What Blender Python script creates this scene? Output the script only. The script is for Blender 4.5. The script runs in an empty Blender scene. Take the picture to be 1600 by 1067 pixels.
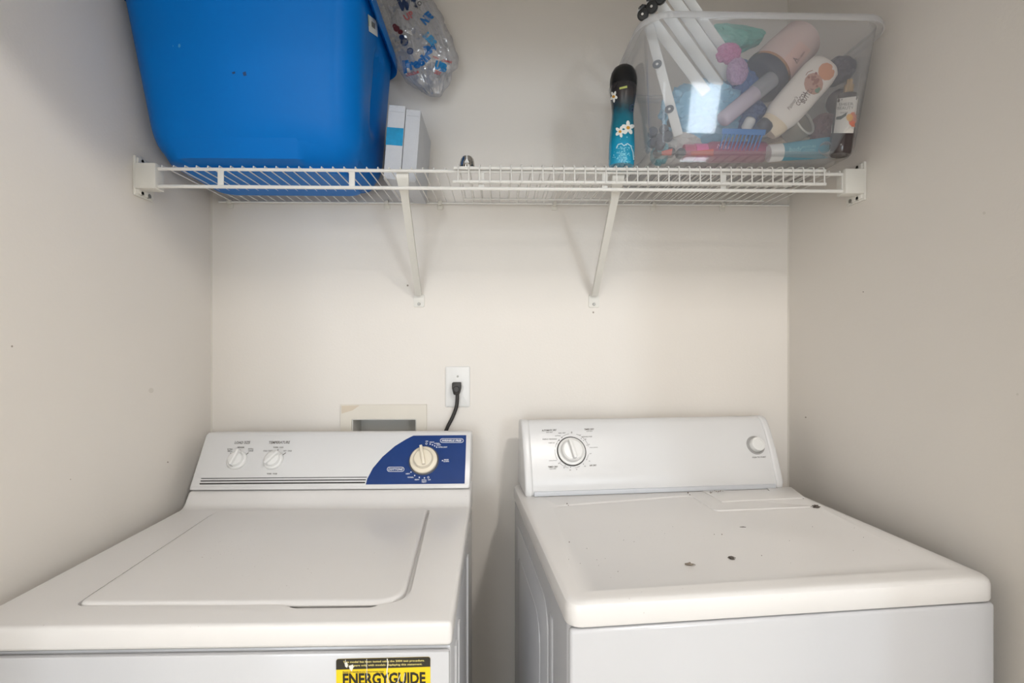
import bpy, bmesh, math, random
from mathutils import Vector, Matrix, noise
from mathutils.bvhtree import BVHTree
random.seed(7)
S = bpy.context.scene
COL = S.collection
PI = math.pi

# ------------------------------------------------------------------ camera
CZ, PSI, FPX, CX, CY = 1.31, 0.024, 800.0, 794.0, 537.0
cam_d = bpy.data.cameras.new('camera'); cam = bpy.data.objects.new('camera', cam_d); COL.objects.link(cam)
cam.location = (0, 0, CZ); cam.rotation_euler = (PI/2, 0, -PSI)
cam_d.sensor_width = 36; cam_d.lens = 36*FPX/1600
cam_d.shift_x = (800-CX)/1600; cam_d.shift_y = (CY-533.5)/1600
cam_d.clip_start = .02
S.camera = cam

# ------------------------------------------------------------------ world, exposure, room lights
S.view_settings.view_transform = 'Standard'; S.view_settings.look = 'None'
S.view_settings.gamma = 1; S.view_settings.use_curve_mapping = False
S.view_settings.exposure = 0.0
W = bpy.data.worlds.new('world'); S.world = W; W.use_nodes = True
W.node_tree.nodes['Background'].inputs[0].default_value = (.75, .85, 1, 1)
W.node_tree.nodes['Background'].inputs[1].default_value = 1.0

def area(name, loc, rot, sx, sy, power, col):
    d = bpy.data.lights.new(name, 'AREA'); d.shape = 'RECTANGLE'; d.size = sx; d.size_y = sy
    d.energy = power; d.color = col
    o = bpy.data.objects.new(name, d); COL.objects.link(o); o.location = loc; o.rotation_euler = rot
    return o
# daylight entering by the window of the hall behind the camera, aimed into the room
area('window_daylight', (2.10, -4.33, 1.70), (PI/2, 0, 0), .50, .78, 38, (.80, .90, 1.0))
# added soft fill light, behind a made-up glass door in the hall
area('added_door_fill', (-1.0, -4.42, 1.05), (PI/2, 0, 0), 1.36, 1.96, 56, (.88, .94, 1.0))
LAMP_NEAR, LAMP_FILL = 360.0, 34.0      # glow of the ceiling shades (the hall ones are added fill)
LAMP_COL = (1, .962, .92)

# ------------------------------------------------------------------ pixel helpers (true rays of the camera)
def ray(px, py):
    a = (px-CX)/FPX; c, s = math.cos(PSI), math.sin(PSI)
    return Vector((a*c+s, -a*s+c, -(py-CY)/FPX))
CAM = Vector((0, 0, CZ))
def at(px, py, Y):
    d = ray(px, py); return CAM+d*(Y/d.y)
def atz(px, py, Z):
    d = ray(px, py); return CAM+d*((Z-CZ)/d.z)
def atplane(px, py, P, N):
    d = ray(px, py); return CAM+d*((P-CAM).dot(N)/d.dot(N))

# ------------------------------------------------------------------ materials
def lin(c):
    def f(v):
        v /= 255.0
        return v/12.92 if v <= .04045 else ((v+.055)/1.055)**2.4
    return (f(c[0]), f(c[1]), f(c[2]), 1)
MATS = {}
def mat(name, rgb, rough=.5, metal=0, bump=0, bscale=200, var=0, vscale=6, spec=.5, coat=0, trans=0, alpha=1, sub=0):
    if name in MATS: return MATS[name]
    m = bpy.data.materials.new(name); m.use_nodes = True; MATS[name] = m
    nt = m.node_tree; b = nt.nodes['Principled BSDF']
    c = lin(rgb); b.inputs['Base Color'].default_value = c
    b.inputs['Roughness'].default_value = rough; b.inputs['Metallic'].default_value = metal
    b.inputs['Specular IOR Level'].default_value = spec; b.inputs['Coat Weight'].default_value = coat
    b.inputs['Transmission Weight'].default_value = trans; b.inputs['Alpha'].default_value = alpha
    if sub:
        b.inputs['Subsurface Weight'].default_value = sub; b.inputs['Subsurface Radius'].default_value = (.02, .02, .02)
    tc = nt.nodes.new('ShaderNodeTexCoord')
    if var:
        n = nt.nodes.new('ShaderNodeTexNoise'); n.inputs['Scale'].default_value = vscale; n.inputs['Detail'].default_value = 5
        nt.links.new(tc.outputs['Object'], n.inputs['Vector'])
        mx = nt.nodes.new('ShaderNodeMix'); mx.data_type = 'RGBA'
        mx.inputs['A'].default_value = tuple(v*(1-var) for v in c[:3])+(1,); mx.inputs['B'].default_value = tuple(min(1, v*(1+var)) for v in c[:3])+(1,)
        nt.links.new(n.outputs['Fac'], mx.inputs['Factor']); nt.links.new(mx.outputs['Result'], b.inputs['Base Color'])
    if bump:
        n = nt.nodes.new('ShaderNodeTexNoise'); n.inputs['Scale'].default_value = bscale; n.inputs['Detail'].default_value = 3
        nt.links.new(tc.outputs['Object'], n.inputs['Vector'])
        bp = nt.nodes.new('ShaderNodeBump'); bp.inputs['Strength'].default_value = bump; bp.inputs['Distance'].default_value = .002
        nt.links.new(n.outputs['Fac'], bp.inputs['Height']); nt.links.new(bp.outputs['Normal'], b.inputs['Normal'])
    return m

def speckled(name, rgb, rough, spots, thr, scale=260, soft=.01, rust=False):
    """white enamel with small dirt specks and faint smudges"""
    m = mat(name, rgb, rough, coat=.15, var=.02, vscale=5)
    nt = m.node_tree; b = nt.nodes['Principled BSDF']; tc = nt.nodes.new('ShaderNodeTexCoord')
    src = b.inputs['Base Color'].links[0].from_socket
    n = nt.nodes.new('ShaderNodeTexNoise'); n.inputs['Scale'].default_value = scale; n.inputs['Detail'].default_value = 1
    nt.links.new(tc.outputs['Object'], n.inputs['Vector'])
    n2 = nt.nodes.new('ShaderNodeTexNoise'); n2.inputs['Scale'].default_value = 7
    nt.links.new(tc.outputs['Object'], n2.inputs['Vector'])
    ad = nt.nodes.new('ShaderNodeMath'); ad.operation = 'MULTIPLY_ADD'; ad.inputs[1].default_value = .25
    nt.links.new(n2.outputs['Fac'], ad.inputs[0]); nt.links.new(n.outputs['Fac'], ad.inputs[2])
    mr = nt.nodes.new('ShaderNodeMapRange'); mr.inputs['From Min'].default_value = thr; mr.inputs['From Max'].default_value = thr+soft
    mr.inputs['To Max'].default_value = .55
    nt.links.new(ad.outputs[0], mr.inputs['Value'])
    mx = nt.nodes.new('ShaderNodeMix'); mx.data_type = 'RGBA'; mx.inputs['B'].default_value = lin(spots)
    nt.links.new(mr.outputs['Result'], mx.inputs['Factor']); nt.links.new(src, mx.inputs['A'])
    nt.links.new(mx.outputs['Result'], b.inputs['Base Color'])
    return m

def film(name, rgb, clear, gloss=.12, rough=.12, translucent=.5, bump=0, bscale=30):
    """thin see-through plastic: part clear, part milky, with a gloss on top"""
    if name in MATS: return MATS[name]
    m = bpy.data.materials.new(name); m.use_nodes = True; MATS[name] = m
    nt = m.node_tree; nt.nodes.clear(); N = nt.nodes.new; L = nt.links.new
    out = N('ShaderNodeOutputMaterial'); tr = N('ShaderNodeBsdfTransparent'); df = N('ShaderNodeBsdfDiffuse'); tl = N('ShaderNodeBsdfTranslucent')
    gl = N('ShaderNodeBsdfGlossy'); gl.inputs['Roughness'].default_value = rough
    df.inputs['Color'].default_value = lin(rgb); tl.inputs['Color'].default_value = lin(rgb)
    a = N('ShaderNodeMixShader'); a.inputs[0].default_value = translucent; L(df.outputs[0], a.inputs[1]); L(tl.outputs[0], a.inputs[2])
    b = N('ShaderNodeMixShader'); b.inputs[0].default_value = clear; L(a.outputs[0], b.inputs[1]); L(tr.outputs[0], b.inputs[2])
    fr = N('ShaderNodeLayerWeight'); fr.inputs['Blend'].default_value = .25
    mu = N('ShaderNodeMath'); mu.operation = 'MULTIPLY_ADD'; mu.inputs[1].default_value = .4; mu.inputs[2].default_value = gloss
    L(fr.outputs['Fresnel'], mu.inputs[0])
    c = N('ShaderNodeMixShader'); L(mu.outputs[0], c.inputs[0]); L(b.outputs[0], c.inputs[1]); L(gl.outputs[0], c.inputs[2])
    if bump:
        tc = N('ShaderNodeTexCoord'); n = N('ShaderNodeTexNoise'); n.inputs['Scale'].default_value = bscale
        L(tc.outputs['Object'], n.inputs['Vector']); bp = N('ShaderNodeBump'); bp.inputs['Strength'].default_value = bump; bp.inputs['Distance'].default_value = .01
        L(n.outputs['Fac'], bp.inputs['Height']); L(bp.outputs[0], gl.inputs['Normal']); L(bp.outputs[0], df.inputs['Normal'])
    L(c.outputs[0], out.inputs['Surface'])
    return m

M_wall = mat('wall_paint', (231, 225, 217), .42, bump=.12, bscale=160, var=.025, vscale=3.0, spec=.35)
M_hall = mat('hall_paint', (232, 228, 222), .6)
M_ceil = mat('ceiling_paint', (242, 241, 239), .8, bump=.3)
M_floor = mat('vinyl_floor', (212, 204, 192), .45, var=.2, vscale=8)
M_trim = mat('trim_paint', (230, 228, 224), .35)
M_enamel_dim = mat('dimmed_white_enamel', (200, 200, 202), .22, coat=.2, var=.012, vscale=5)  # same enamel as the tops, darkened to offset strong light on the fronts
M_top = speckled('brightened_worn_enamel_top', (227, 224, 221), .3, (150, 135, 125), .93)  # same enamel, lightened to make up for weaker light on top; specks are dirt
M_panel = mat('console_panel', (222, 221, 220), .3, var=.015)
M_ivory = mat('ivory_plastic', (232, 222, 202), .35)
M_white = mat('white_plastic', (232, 231, 228), .35)
M_vinyl = mat('white_vinyl_coating', (232, 230, 225), .3, coat=.2)
M_bracket = mat('bracket_enamel', (225, 222, 214), .4)
M_blue = mat('navy_decal', (20, 56, 118), .3, var=.12, vscale=30)
M_white_ink = mat('white_ink', (235, 236, 240), .5)
M_grey_ink = mat('grey_ink', (110, 105, 100), .6)
M_dark_ink = mat('dark_ink', (52, 50, 48), .6)
M_black = mat('black_plastic', (16, 16, 17), .3)
M_rubber = mat('black_rubber', (40, 36, 33), .45)
M_chrome = mat('chrome', (200, 198, 194), .18, metal=1)
M_gold = mat('gold_metal', (214, 184, 140), .25, metal=1)
M_gap = mat('dark_gap', (40, 38, 36), .9)
M_tote = mat('blue_plastic', (0, 114, 200), .38, var=.05, vscale=5, spec=.14, sub=0)
M_box = mat('linen_paper', (206, 208, 213), .8, bump=.5, bscale=300, var=.03, vscale=60)
M_bluefoil = mat('blue_foil', (14, 146, 196), .3, var=.35, vscale=60)
M_yellow = mat('yellow_label', (240, 205, 22), .4)
M_screw = mat('screw_zinc', (150, 148, 142), .4, metal=.7)

# ------------------------------------------------------------------ mesh helpers
def wm(o):
    m = o.matrix_basis.copy()
    while o.parent: o = o.parent; m = o.matrix_basis @ m
    return m
def finish(name, bm, m, parent=None, world=False, smooth=True, label=None, ang=35):
    """bm -> ONE mesh object. world=True: the coordinates are world ones and are taken into the parent's frame."""
    bmesh.ops.recalc_face_normals(bm, faces=bm.faces)
    if world and parent: bmesh.ops.transform(bm, matrix=wm(parent).inverted(), verts=bm.verts)
    me = bpy.data.meshes.new(name); bm.to_mesh(me); bm.free()
    if smooth:
        me.shade_smooth()
        try: me.set_sharp_from_angle(angle=math.radians(ang))
        except Exception: pass
    me.materials.append(m)
    o = bpy.data.objects.new(name, me); COL.objects.link(o)
    if parent: o.parent = parent
    if label: o['label'] = label
    return o
def thing(name, label, cat, loc=(0, 0, 0), rotz=0, group=None, mtx=None):
    o = bpy.data.objects.new(name, None); COL.objects.link(o); o.empty_display_size = .02
    if mtx is not None: o.matrix_basis = mtx
    else: o.location = loc; o.rotation_euler = (0, 0, rotz)
    return tag(o, label, cat, group)
def tag(o, label, cat, group=None):
    o['label'] = label; o['category'] = cat
    if group: o['group'] = group
    return o
def struct(name, bm, m, parent=None):
    o = finish(name, bm, m, parent)
    if not parent: o['kind'] = 'structure'
    return o
def new(): return bmesh.new()
def box(bm, x0, x1, y0, y1, z0, z1, bev=0, seg=2, mtx=None):
    t = bmesh.new() if (bev or mtx is not None) else bm
    vs = [t.verts.new((x, y, z)) for z in (z0, z1) for y in (y0, y1) for x in (x0, x1)]
    for f in ((0, 1, 3, 2), (4, 6, 7, 5), (0, 4, 5, 1), (2, 3, 7, 6), (0, 2, 6, 4), (1, 5, 7, 3)): t.faces.new([vs[i] for i in f])
    if bev: bmesh.ops.bevel(t, geom=t.edges[:], offset=bev, segments=seg, profile=.5, affect='EDGES')
    if mtx is not None: bmesh.ops.transform(t, matrix=mtx, verts=t.verts)
    if t is not bm: merge(bm, t)
    return bm
def merge(bm, t):
    me = bpy.data.meshes.new('tmp'); t.to_mesh(me); t.free(); bm.from_mesh(me); bpy.data.meshes.remove(me)
def loft(bm, rings, cap0=True, cap1=True, closed=True):
    R = [[bm.verts.new(p) for p in r] for r in rings]; n = len(R[0])
    for a, b in zip(R, R[1:]):
        for i in range(n if closed else n-1):
            j = (i+1) % n; bm.faces.new((a[i], a[j], b[j], b[i]))
    if cap0: bm.faces.new(R[0][::-1])
    if cap1: bm.faces.new(R[-1])
    return R
def rr(x0, x1, y0, y1, r, z, n=6):
    r = min(r, (x1-x0)/2-1e-5, (y1-y0)/2-1e-5); out = []
    for (cx, cy, a0) in ((x1-r, y1-r, 0), (x0+r, y1-r, 90), (x0+r, y0+r, 180), (x1-r, y0+r, 270)):
        for k in range(n+1):
            a = math.radians(a0+90*k/n); out.append((cx+r*math.cos(a), cy+r*math.sin(a), z))
    return out
def ell(rx, ry, z, n=24, cx=0, cy=0, p=1.0):
    out = []
    for k in range(n):
        a = 2*PI*k/n; c, s = math.cos(a), math.sin(a)
        out.append((cx+rx*math.copysign(abs(c)**p, c), cy+ry*math.copysign(abs(s)**p, s), z))
    return out
def lathe(bm, prof, n=24, ry=1.0, p=1.0, cap0=True, cap1=True):
    return loft(bm, [ell(max(r, 1e-4), max(r, 1e-4)*ry, z, n, p=p) for r, z in prof], cap0, cap1)
def tube(bm, pts, r, n=8, cap=True, flat=1.0):
    pts = [Vector(p) for p in pts]; rings = []; up = None
    for i, p in enumerate(pts):
        t = (pts[min(i+1, len(pts)-1)]-pts[max(i-1, 0)]).normalized()
        if up is None:
            up = Vector((0, 0, 1)) if abs(t.z) < .9 else Vector((1, 0, 0))
        u = (up-t*up.dot(t)).normalized(); v = t.cross(u); up = u
        rad = r[i] if isinstance(r, (list, tuple)) else r
        rings.append([tuple(p+u*math.cos(2*PI*k/n)*rad*flat+v*math.sin(2*PI*k/n)*rad) for k in range(n)])
    loft(bm, rings, cap, cap); return bm
def prism(bm, poly, axis_from, axis_to, f, bev=0, seg=2):
    """poly: 2D points; f(u,v,w) -> xyz; extruded from w=axis_from to axis_to"""
    t = bmesh.new()
    a = [t.verts.new(f(u, v, axis_from)) for u, v in poly]; b = [t.verts.new(f(u, v, axis_to)) for u, v in poly]
    n = len(poly); t.faces.new(a); t.faces.new(b[::-1])
    for i in range(n): t.faces.new((a[i], b[i], b[(i+1) % n], a[(i+1) % n]))
    bmesh.ops.recalc_face_normals(t, faces=t.faces)
    if bev: bmesh.ops.bevel(t, geom=[e for e in t.edges if e.calc_face_angle(0) > .35], offset=bev, segments=seg, profile=.5, affect='EDGES')
    merge(bm, t); return bm
def roundpoly(pts, rad, n=5):
    out = []; N = len(pts)
    for i in range(N):
        p = Vector(pts[i]); a = Vector(pts[i-1]); b = Vector(pts[(i+1) % N]); r = rad[i] if isinstance(rad, (list, tuple)) else rad
        if r <= 0: out.append(tuple(p)); continue
        pa = p+(a-p).normalized()*r; pb = p+(b-p).normalized()*r
        for k in range(n+1):
            t = k/n; out.append(tuple(pa*(1-t)**2+p*2*t*(1-t)+pb*t*t))
    return out
def cut(o, bm):
    """carve the shape bm (in o's own frame) out of o"""
    bmesh.ops.recalc_face_normals(bm, faces=bm.faces)
    me = bpy.data.meshes.new('c'); bm.to_mesh(me); bm.free()
    c = bpy.data.objects.new('c', me); COL.objects.link(c); c.matrix_basis = wm(o)
    md = o.modifiers.new('b', 'BOOLEAN'); md.operation = 'DIFFERENCE'; md.object = c; md.solver = 'EXACT'
    bpy.context.view_layer.update()
    dg = bpy.context.evaluated_depsgraph_get()
    nm = bpy.data.meshes.new_from_object(o.evaluated_get(dg))
    o.modifiers.clear(); o.data = nm; bpy.data.objects.remove(c)
    nm.shade_smooth(); nm.set_sharp_from_angle(angle=math.radians(30))
def bvh(*objs):
    vs, fs = [], []
    for o in objs:
        M = wm(o); k = len(vs); vs += [M @ v.co for v in o.data.vertices]; fs += [[i+k for i in p.vertices] for p in o.data.polygons]
    return BVHTree.FromPolygons(vs, fs)
def onto(T, px, py, off=.0006):
    d = ray(px, py).normalized(); h = T.ray_cast(CAM, d)
    if h[0] is None: return None
    n = h[1] if h[1].dot(d) < 0 else -h[1]
    return h[0]+n*off
# print lying on a surface: each vertex is dropped on the surface seen at that pixel, so the print has a true place on the thing
def put(name, verts, faces, T, m, parent, off=.0006, label=None):
    P = [onto(T, x, y, off) for x, y in verts]
    me = bpy.data.meshes.new(name); inv = wm(parent).inverted() if parent else Matrix()
    good = []
    for f in faces:
        if any(P[i] is None for i in f): continue
        q = [P[i] for i in f]
        if max((q[i]-q[i-1]).length for i in range(len(q))) > .6: continue
        good.append(f)
    if not good: return None
    me.from_pydata([tuple(inv @ p) if p is not None else (0, 0, 0) for p in P], [], good)
    bm = new(); bm.from_mesh(me)
    bmesh.ops.delete(bm, geom=[v for v in bm.verts if not v.link_faces], context='VERTS')
    bm.to_mesh(me); bm.free()
    me.materials.append(m); o = bpy.data.objects.new(name, me); COL.objects.link(o); o.parent = parent
    if label: o['label'] = label
    return o
FONTCACHE = {}
def textmesh(s, shear=0, bold=0.0, space=1.0, sub=0):
    k = (s, shear, bold, space)
    if k not in FONTCACHE:
        c = bpy.data.curves.new('t', 'FONT'); c.body = s; c.size = 1; c.align_x = 'CENTER'; c.align_y = 'CENTER'
        c.shear = shear; c.offset = bold; c.resolution_u = 2; c.space_character = space; c.fill_mode = 'FRONT' if hasattr(c, 'fill_mode') else c.fill_mode
        o = bpy.data.objects.new('t', c); COL.objects.link(o); bpy.context.view_layer.update()
        me = bpy.data.meshes.new_from_object(o.evaluated_get(bpy.context.evaluated_depsgraph_get()))
        V = [(v.co.x, v.co.y) for v in me.vertices]; F = [list(p.vertices) for p in me.polygons]
        bpy.data.objects.remove(o); bpy.data.curves.remove(c); bpy.data.meshes.remove(me)
        FONTCACHE[k] = (V, F)
    return FONTCACHE[k]
def write(items, T, m, parent, name='lettering', off=.0007, label=None):
    """items: (text, px, py, width_px or None, height_px, angle_deg[, shear, bold]) -> one printed object"""
    last = None
    for it in items:
        V, F = [], []
        s, px, py, w, h, ang = it[:6]; sh = it[6] if len(it) > 6 else 0; bo = it[7] if len(it) > 7 else .01
        tv, tf = textmesh(s, sh, bo)
        if not tv: continue
        xs = [p[0] for p in tv]; ys = [p[1] for p in tv]; cx, cy = (min(xs)+max(xs))/2, (min(ys)+max(ys))/2
        ky = h/max(1e-6, max(ys)-min(ys)); kx = w/(max(xs)-min(xs)) if w else ky
        a = math.radians(ang); k = len(V)
        for x, y in tv:
            x = (x-cx)*kx; y = (y-cy)*ky
            V.append((px+x*math.cos(a)-y*math.sin(a)*-1*-1, py-(x*math.sin(a)+y*math.cos(a))))
        F += [[i+k for i in f] for f in tf]
        last = put(name, V, F, T, m, parent, off, label)
    return last
def strokes(lines, T, m, parent, name='print_line', off=.0006, step=6, label=None):
    """lines: (list of pixels, width_px): a printed stroke following the pixels"""
    last = None
    for pts, w in lines:
        V, F = [], []
        P = []
        for a, b in zip(pts, pts[1:]):
            n = max(1, int(math.dist(a, b)/step))
            P += [(a[0]+(b[0]-a[0])*k/n, a[1]+(b[1]-a[1])*k/n) for k in range(n)]
        P.append(pts[-1]); k0 = len(V)
        for i, p in enumerate(P):
            a = P[max(0, i-1)]; b = P[min(len(P)-1, i+1)]; dx, dy = b[0]-a[0], b[1]-a[1]; l = math.hypot(dx, dy) or 1
            nx, ny = -dy/l*w/2, dx/l*w/2
            V += [(p[0]+nx, p[1]+ny), (p[0]-nx, p[1]-ny)]
        F += [[k0+2*i, k0+2*i+1, k0+2*i+3, k0+2*i+2] for i in range(len(P)-1)]
        last = put(name, V, F, T, m, parent, off, label)
    return last
def dots(pts, r, T, m, parent, name='print_dot', off=.0007, n=12):
    if len(pts) < 12:
        for p in pts:
            if len(pts) > 1: dots([p], r, T, m, parent, name, off, n)
        if len(pts) > 1: return
    V, F = [], []
    for p in pts:
        x, y = p[:2]; q = p[2] if len(p) > 2 else r
        k = len(V); V += [(x+q*math.cos(2*PI*i/n), y+q*math.sin(2*PI*i/n)) for i in range(n)]; F.append(list(range(k, k+n)))
    o = put(name, V, F, T, m, parent, off)
    if o and len(pts) >= 12: o['kind'] = 'stuff'
    return o
def patch(name, quad, T, m, parent, n=8, off=.0005, label=None):
    """quad: four pixels (tl, tr, br, bl) -> patch of n x n cells lying on the surface"""
    V = []; tl, tr, br, bl = quad
    for j in range(n+1):
        for i in range(n+1):
            u, v = i/n, j/n
            V.append(tuple((tl[k]*(1-u)+tr[k]*u)*(1-v)+(bl[k]*(1-u)+br[k]*u)*v for k in (0, 1)))
    F = [[j*(n+1)+i, j*(n+1)+i+1, (j+1)*(n+1)+i+1, (j+1)*(n+1)+i] for j in range(n) for i in range(n)]
    return put(name, V, F, T, m, parent, off, label)
def blob(name, poly, T, m, parent, off=.0005, label=None, centre=None):
    """filled outline as a fan of rings around its centre"""
    n = len(poly); cx = sum(p[0] for p in poly)/n; cy = sum(p[1] for p in poly)/n
    if centre: cx, cy = centre
    V = [(cx, cy)]; R = 5
    for r in range(1, R+1): V += [(cx+(x-cx)*r/R, cy+(y-cy)*r/R) for x, y in poly]
    F = [[0, 1+i, 1+(i+1) % n] for i in range(n)]
    for r in range(R-1):
        a = 1+r*n; b = a+n; F += [[a+i, b+i, b+(i+1) % n, a+(i+1) % n] for i in range(n)]
    return put(name, V, F, T, m, parent, off, label)
def pill(x, y, hw, hh, ang=0, n=6):
    out = []
    for s, a0 in ((1, -90), (-1, 90)):
        for k in range(n+1):
            a = math.radians(a0+180*k/n); out.append((s*(hw-hh)+hh*math.cos(a), hh*math.sin(a)))
    c, s_ = math.cos(math.radians(ang)), math.sin(math.radians(ang))
    o = [(x+p*c+q*s_, y-p*s_+q*c) for p, q in out]; return o

# ------------------------------------------------------------------ the setting
XL, XR, YB = -.795, .84, 1.45          # closet side walls and back wall
YF0, YF1 = .36, .47                    # front wall of the closet with its doorway
HZ = 2.44
OX = (-.435, -.195, .93, 1.139)        # washer outlet box frame on the back wall
hx0, hx1, hz0, hz1 = -.404, -.223, .955, 1.099
bm = new()                             # back wall with the hole for the outlet box
xs = [XL-.1, hx0, hx1, XR+.1]; zs = [0, hz0, hz1, HZ]
for i in range(3):
    for j in range(3):
        if i == 1 and j == 1: continue
        box(bm, xs[i], xs[i+1], YB, YB+.12, zs[j], zs[j+1])
bmesh.ops.remove_doubles(bm, verts=bm.verts, dist=1e-5)
struct('wall_back', bm, M_wall)
struct('wall_left', box(new(), XL-.1, XL, YF0, YB, 0, HZ), M_wall)
struct('wall_right', box(new(), XR, XR+.1, YF0, YB, 0, HZ), M_wall)
JL, JR, HD = -.70, .735, 2.03          # doorway of the closet
bm = new(); box(bm, -2.2, JL, YF0, YF1, 0, HZ); box(bm, JR, 2.6, YF0, YF1, 0, HZ); box(bm, JL, JR, YF0, YF1, HD, HZ)
struct('wall_front', bm, M_hall)
struct('floor', box(new(), -2.3, 2.7, -4.5, 1.6, -.05, 0), M_floor)
struct('ceiling', box(new(), -2.3, 2.7, -4.5, 1.6, HZ, HZ+.05), M_ceil)
struct('wall_hall_left', box(new(), -2.3, -2.2, -4.5, YF1, 0, HZ), M_hall)
struct('wall_hall_right', box(new(), 2.6, 2.7, -4.5, YF1, 0, HZ), M_hall)
wx0, wx1, wz0, wz1 = 1.83, 2.37, 1.28, 2.12
bm = new(); box(bm, -2.2, -1.72, -4.5, -4.4, 0, HZ); box(bm, -1.72, -.28, -4.5, -4.4, 2.07, HZ); box(bm, -.28, wx0, -4.5, -4.4, 0, HZ); box(bm, wx1, 2.6, -4.5, -4.4, 0, HZ)
box(bm, wx0, wx1, -4.5, -4.4, 0, wz0); box(bm, wx0, wx1, -4.5, -4.4, wz1, HZ)
struct('wall_hall_rear', bm, M_hall)
bm = new()
for a in ((wx0-.05, wx0+.02, wz0-.05, wz1+.05), (wx1-.02, wx1+.05, wz0-.05, wz1+.05), (wx0, wx1, wz1-.02, wz1+.05), (wx0, wx1, wz0-.05, wz0+.02)):
    box(bm, a[0], a[1], -4.41, -4.37, a[2], a[3])
struct('window_1', bm, M_trim)
bm = new(); box(bm, -1.72, -1.66, -4.40, -4.36, 0, 2.07); box(bm, -.34, -.28, -4.40, -4.36, 0, 2.07); box(bm, -1.03, -.97, -4.40, -4.36, 0, 2.01); box(bm, -1.66, -.34, -4.40, -4.36, 2.01, 2.07)
struct('added_fill_door', bm, M_trim)  # made-up glass door, added to hold the fill light
for nm, x0, x1, y0, y1 in (('baseboard_back', XL, XR, YB-.012, YB), ('baseboard_left', XL, XL+.012, YF1, YB-.012), ('baseboard_right', XR-.012, XR, YF1, YB-.012)):
    struct(nm, box(new(), x0, x1, y0, y1, 0, .085, .003), M_trim)
bm = new()
box(bm, JL-.06, JL, YF0-.015, YF0, 0, HD+.06); box(bm, JR, JR+.06, YF0-.015, YF0, 0, HD+.06); box(bm, JL, JR, YF0-.015, YF0, HD, HD+.06)
struct('trim_1', bm, M_trim)
# corner caulk lines
for k, x in ((2, XL), (3, XR)):
    s = 1 if x < 0 else -1
    bm = new(); t = [(x, YB, 0), (x+s*.0035, YB, 0), (x, YB-.0035, 0)]
    loft(bm, [t, [(a, b, HZ) for a, b, _ in t]]); struct('trim_%d' % k, bm, mat('caulk', (216, 210, 199), .5))

# small marks on the paint
for wn, pts in (('wall_left', [(18.5, 541, 1.6), (236, 610, 4), (262, 722, 1.2), (110, 749, .8)]), ('wall_right', [(1590, 616, 2), (1259, 652, 1.2), (1349, 456, 1), (1538, 333, 2.5)]), ('wall_back', [(927, 488, 1.4), (637, 446, 1.5)])):
    w_ = bpy.data.objects[wn]; Tq = bvh(w_)
    for p_ in pts: dots([p_], 1, Tq, mat('scuff_mark' if p_[2] < 1.9 else 'faint_smudge', (158, 148, 136) if p_[2] < 1.9 else (218, 212, 202), .7), w_, 'paint_mark', .0003)
# ceiling fixtures (behind the camera): the near lamp, and two hall lights added as fill
def glow(name, k):
    m = bpy.data.materials.new(name); m.use_nodes = True; nt = m.node_tree; nt.nodes.clear()
    e = nt.nodes.new('ShaderNodeEmission'); e.inputs[0].default_value = LAMP_COL+(1,); e.inputs[1].default_value = k
    o = nt.nodes.new('ShaderNodeOutputMaterial'); nt.links.new(e.outputs[0], o.inputs[0]); return m
def fixture(x, y, r, lab, m):
    t = thing('ceiling_light', lab, 'light', (x, y, HZ))
    bm = new(); lathe(bm, [(r*1.2, -.0002), (r*1.2, -.02), (r*1.02, -.028)], 32); finish('base', bm, M_white, t)
    bm = new(); lathe(bm, [(r, -.028), (r*1.04, -.05), (r*.85, -.080), (r*.5, -.095), (r*.1, -.098)], 24, cap0=False); finish('shade', bm, m, t)
fixture(.62, -.36, .058, 'small round white ceiling light just outside the closet', glow('lit_shade', LAMP_NEAR))
gh = glow('hall_fill_shade', LAMP_FILL)  # hall lights added to brighten the closet softly
fixture(-1.1, -1.9, .17, 'large round white added fill light on the ceiling at the left of the hall', gh)
fixture(.9, -2.4, .17, 'large round white added fill light on the ceiling at the right of the hall', gh)

# ------------------------------------------------------------------ washing machine
WX, WY, WW, WZ = -.752, .728, .690, .915
wash = thing('washing_machine', 'white top-load washing machine with a navy blue panel beside its knobs', 'washer', (WX, WY, 0))
BK = .645
bm = new(); box(bm, .004, WW-.002, .012, BK, .03, .876, .006); finish('cabinet', bm, M_enamel_dim, wash)
bm = new(); box(bm, .004, WW-.004, .002, .012, .03, .872, .0035); finish('front_panel', bm, M_enamel_dim, wash)
for x in (.05, WW-.05):
    for y in (.06, BK-.06):
        bm = new(); lathe(bm, [(.02, 0), (.02, .03)], 12); bmesh.ops.translate(bm, vec=(x, y, 0), verts=bm.verts); finish('foot', bm, M_rubber, wash)
# side creases of the pressed cabinet
for y in (.07, .13, .40): finish('side_crease', box(new(), WW-.003, WW+.0015, y, y+.02, .08, .84, .0014), M_enamel_dim, wash)
# top with its rear ramp: side profile swept across
yb = 1.243-WY
prof = [(0, .880), (0, .915), (yb-.012, .915), (yb, .917), (yb+.010, .925), (yb+.020, .938), (yb+.028, .949), (BK-.005, .949), (BK-.005, .880)]
bm = new(); prism(bm, prof, 0, WW, lambda u, v, w: (w, u, v), .007, 3)
top = finish('top_panel', bm, M_top, wash)
lid_px = [(143, 941), (345, 797), (668, 797), (641, 905), (600, 944)]
def LW(px, py, z=WZ): p = atz(px, py, z); return (p.x-WX, p.y-WY)
a, b, c = LW(143, 941), LW(345, 797), LW(668, 797)
fl = Vector((-.634-WX, .790-WY)); bl = Vector((-.657-WX, 1.224-WY)); br = Vector((-.163-WX, 1.222-WY)); fr = Vector((-.1415-WX, .784-WY))
lid_poly = [tuple(fl), tuple(bl), tuple(br), tuple(fr)]
outl = roundpoly(lid_poly, [.015, .03, .012, .05], 8)
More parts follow.
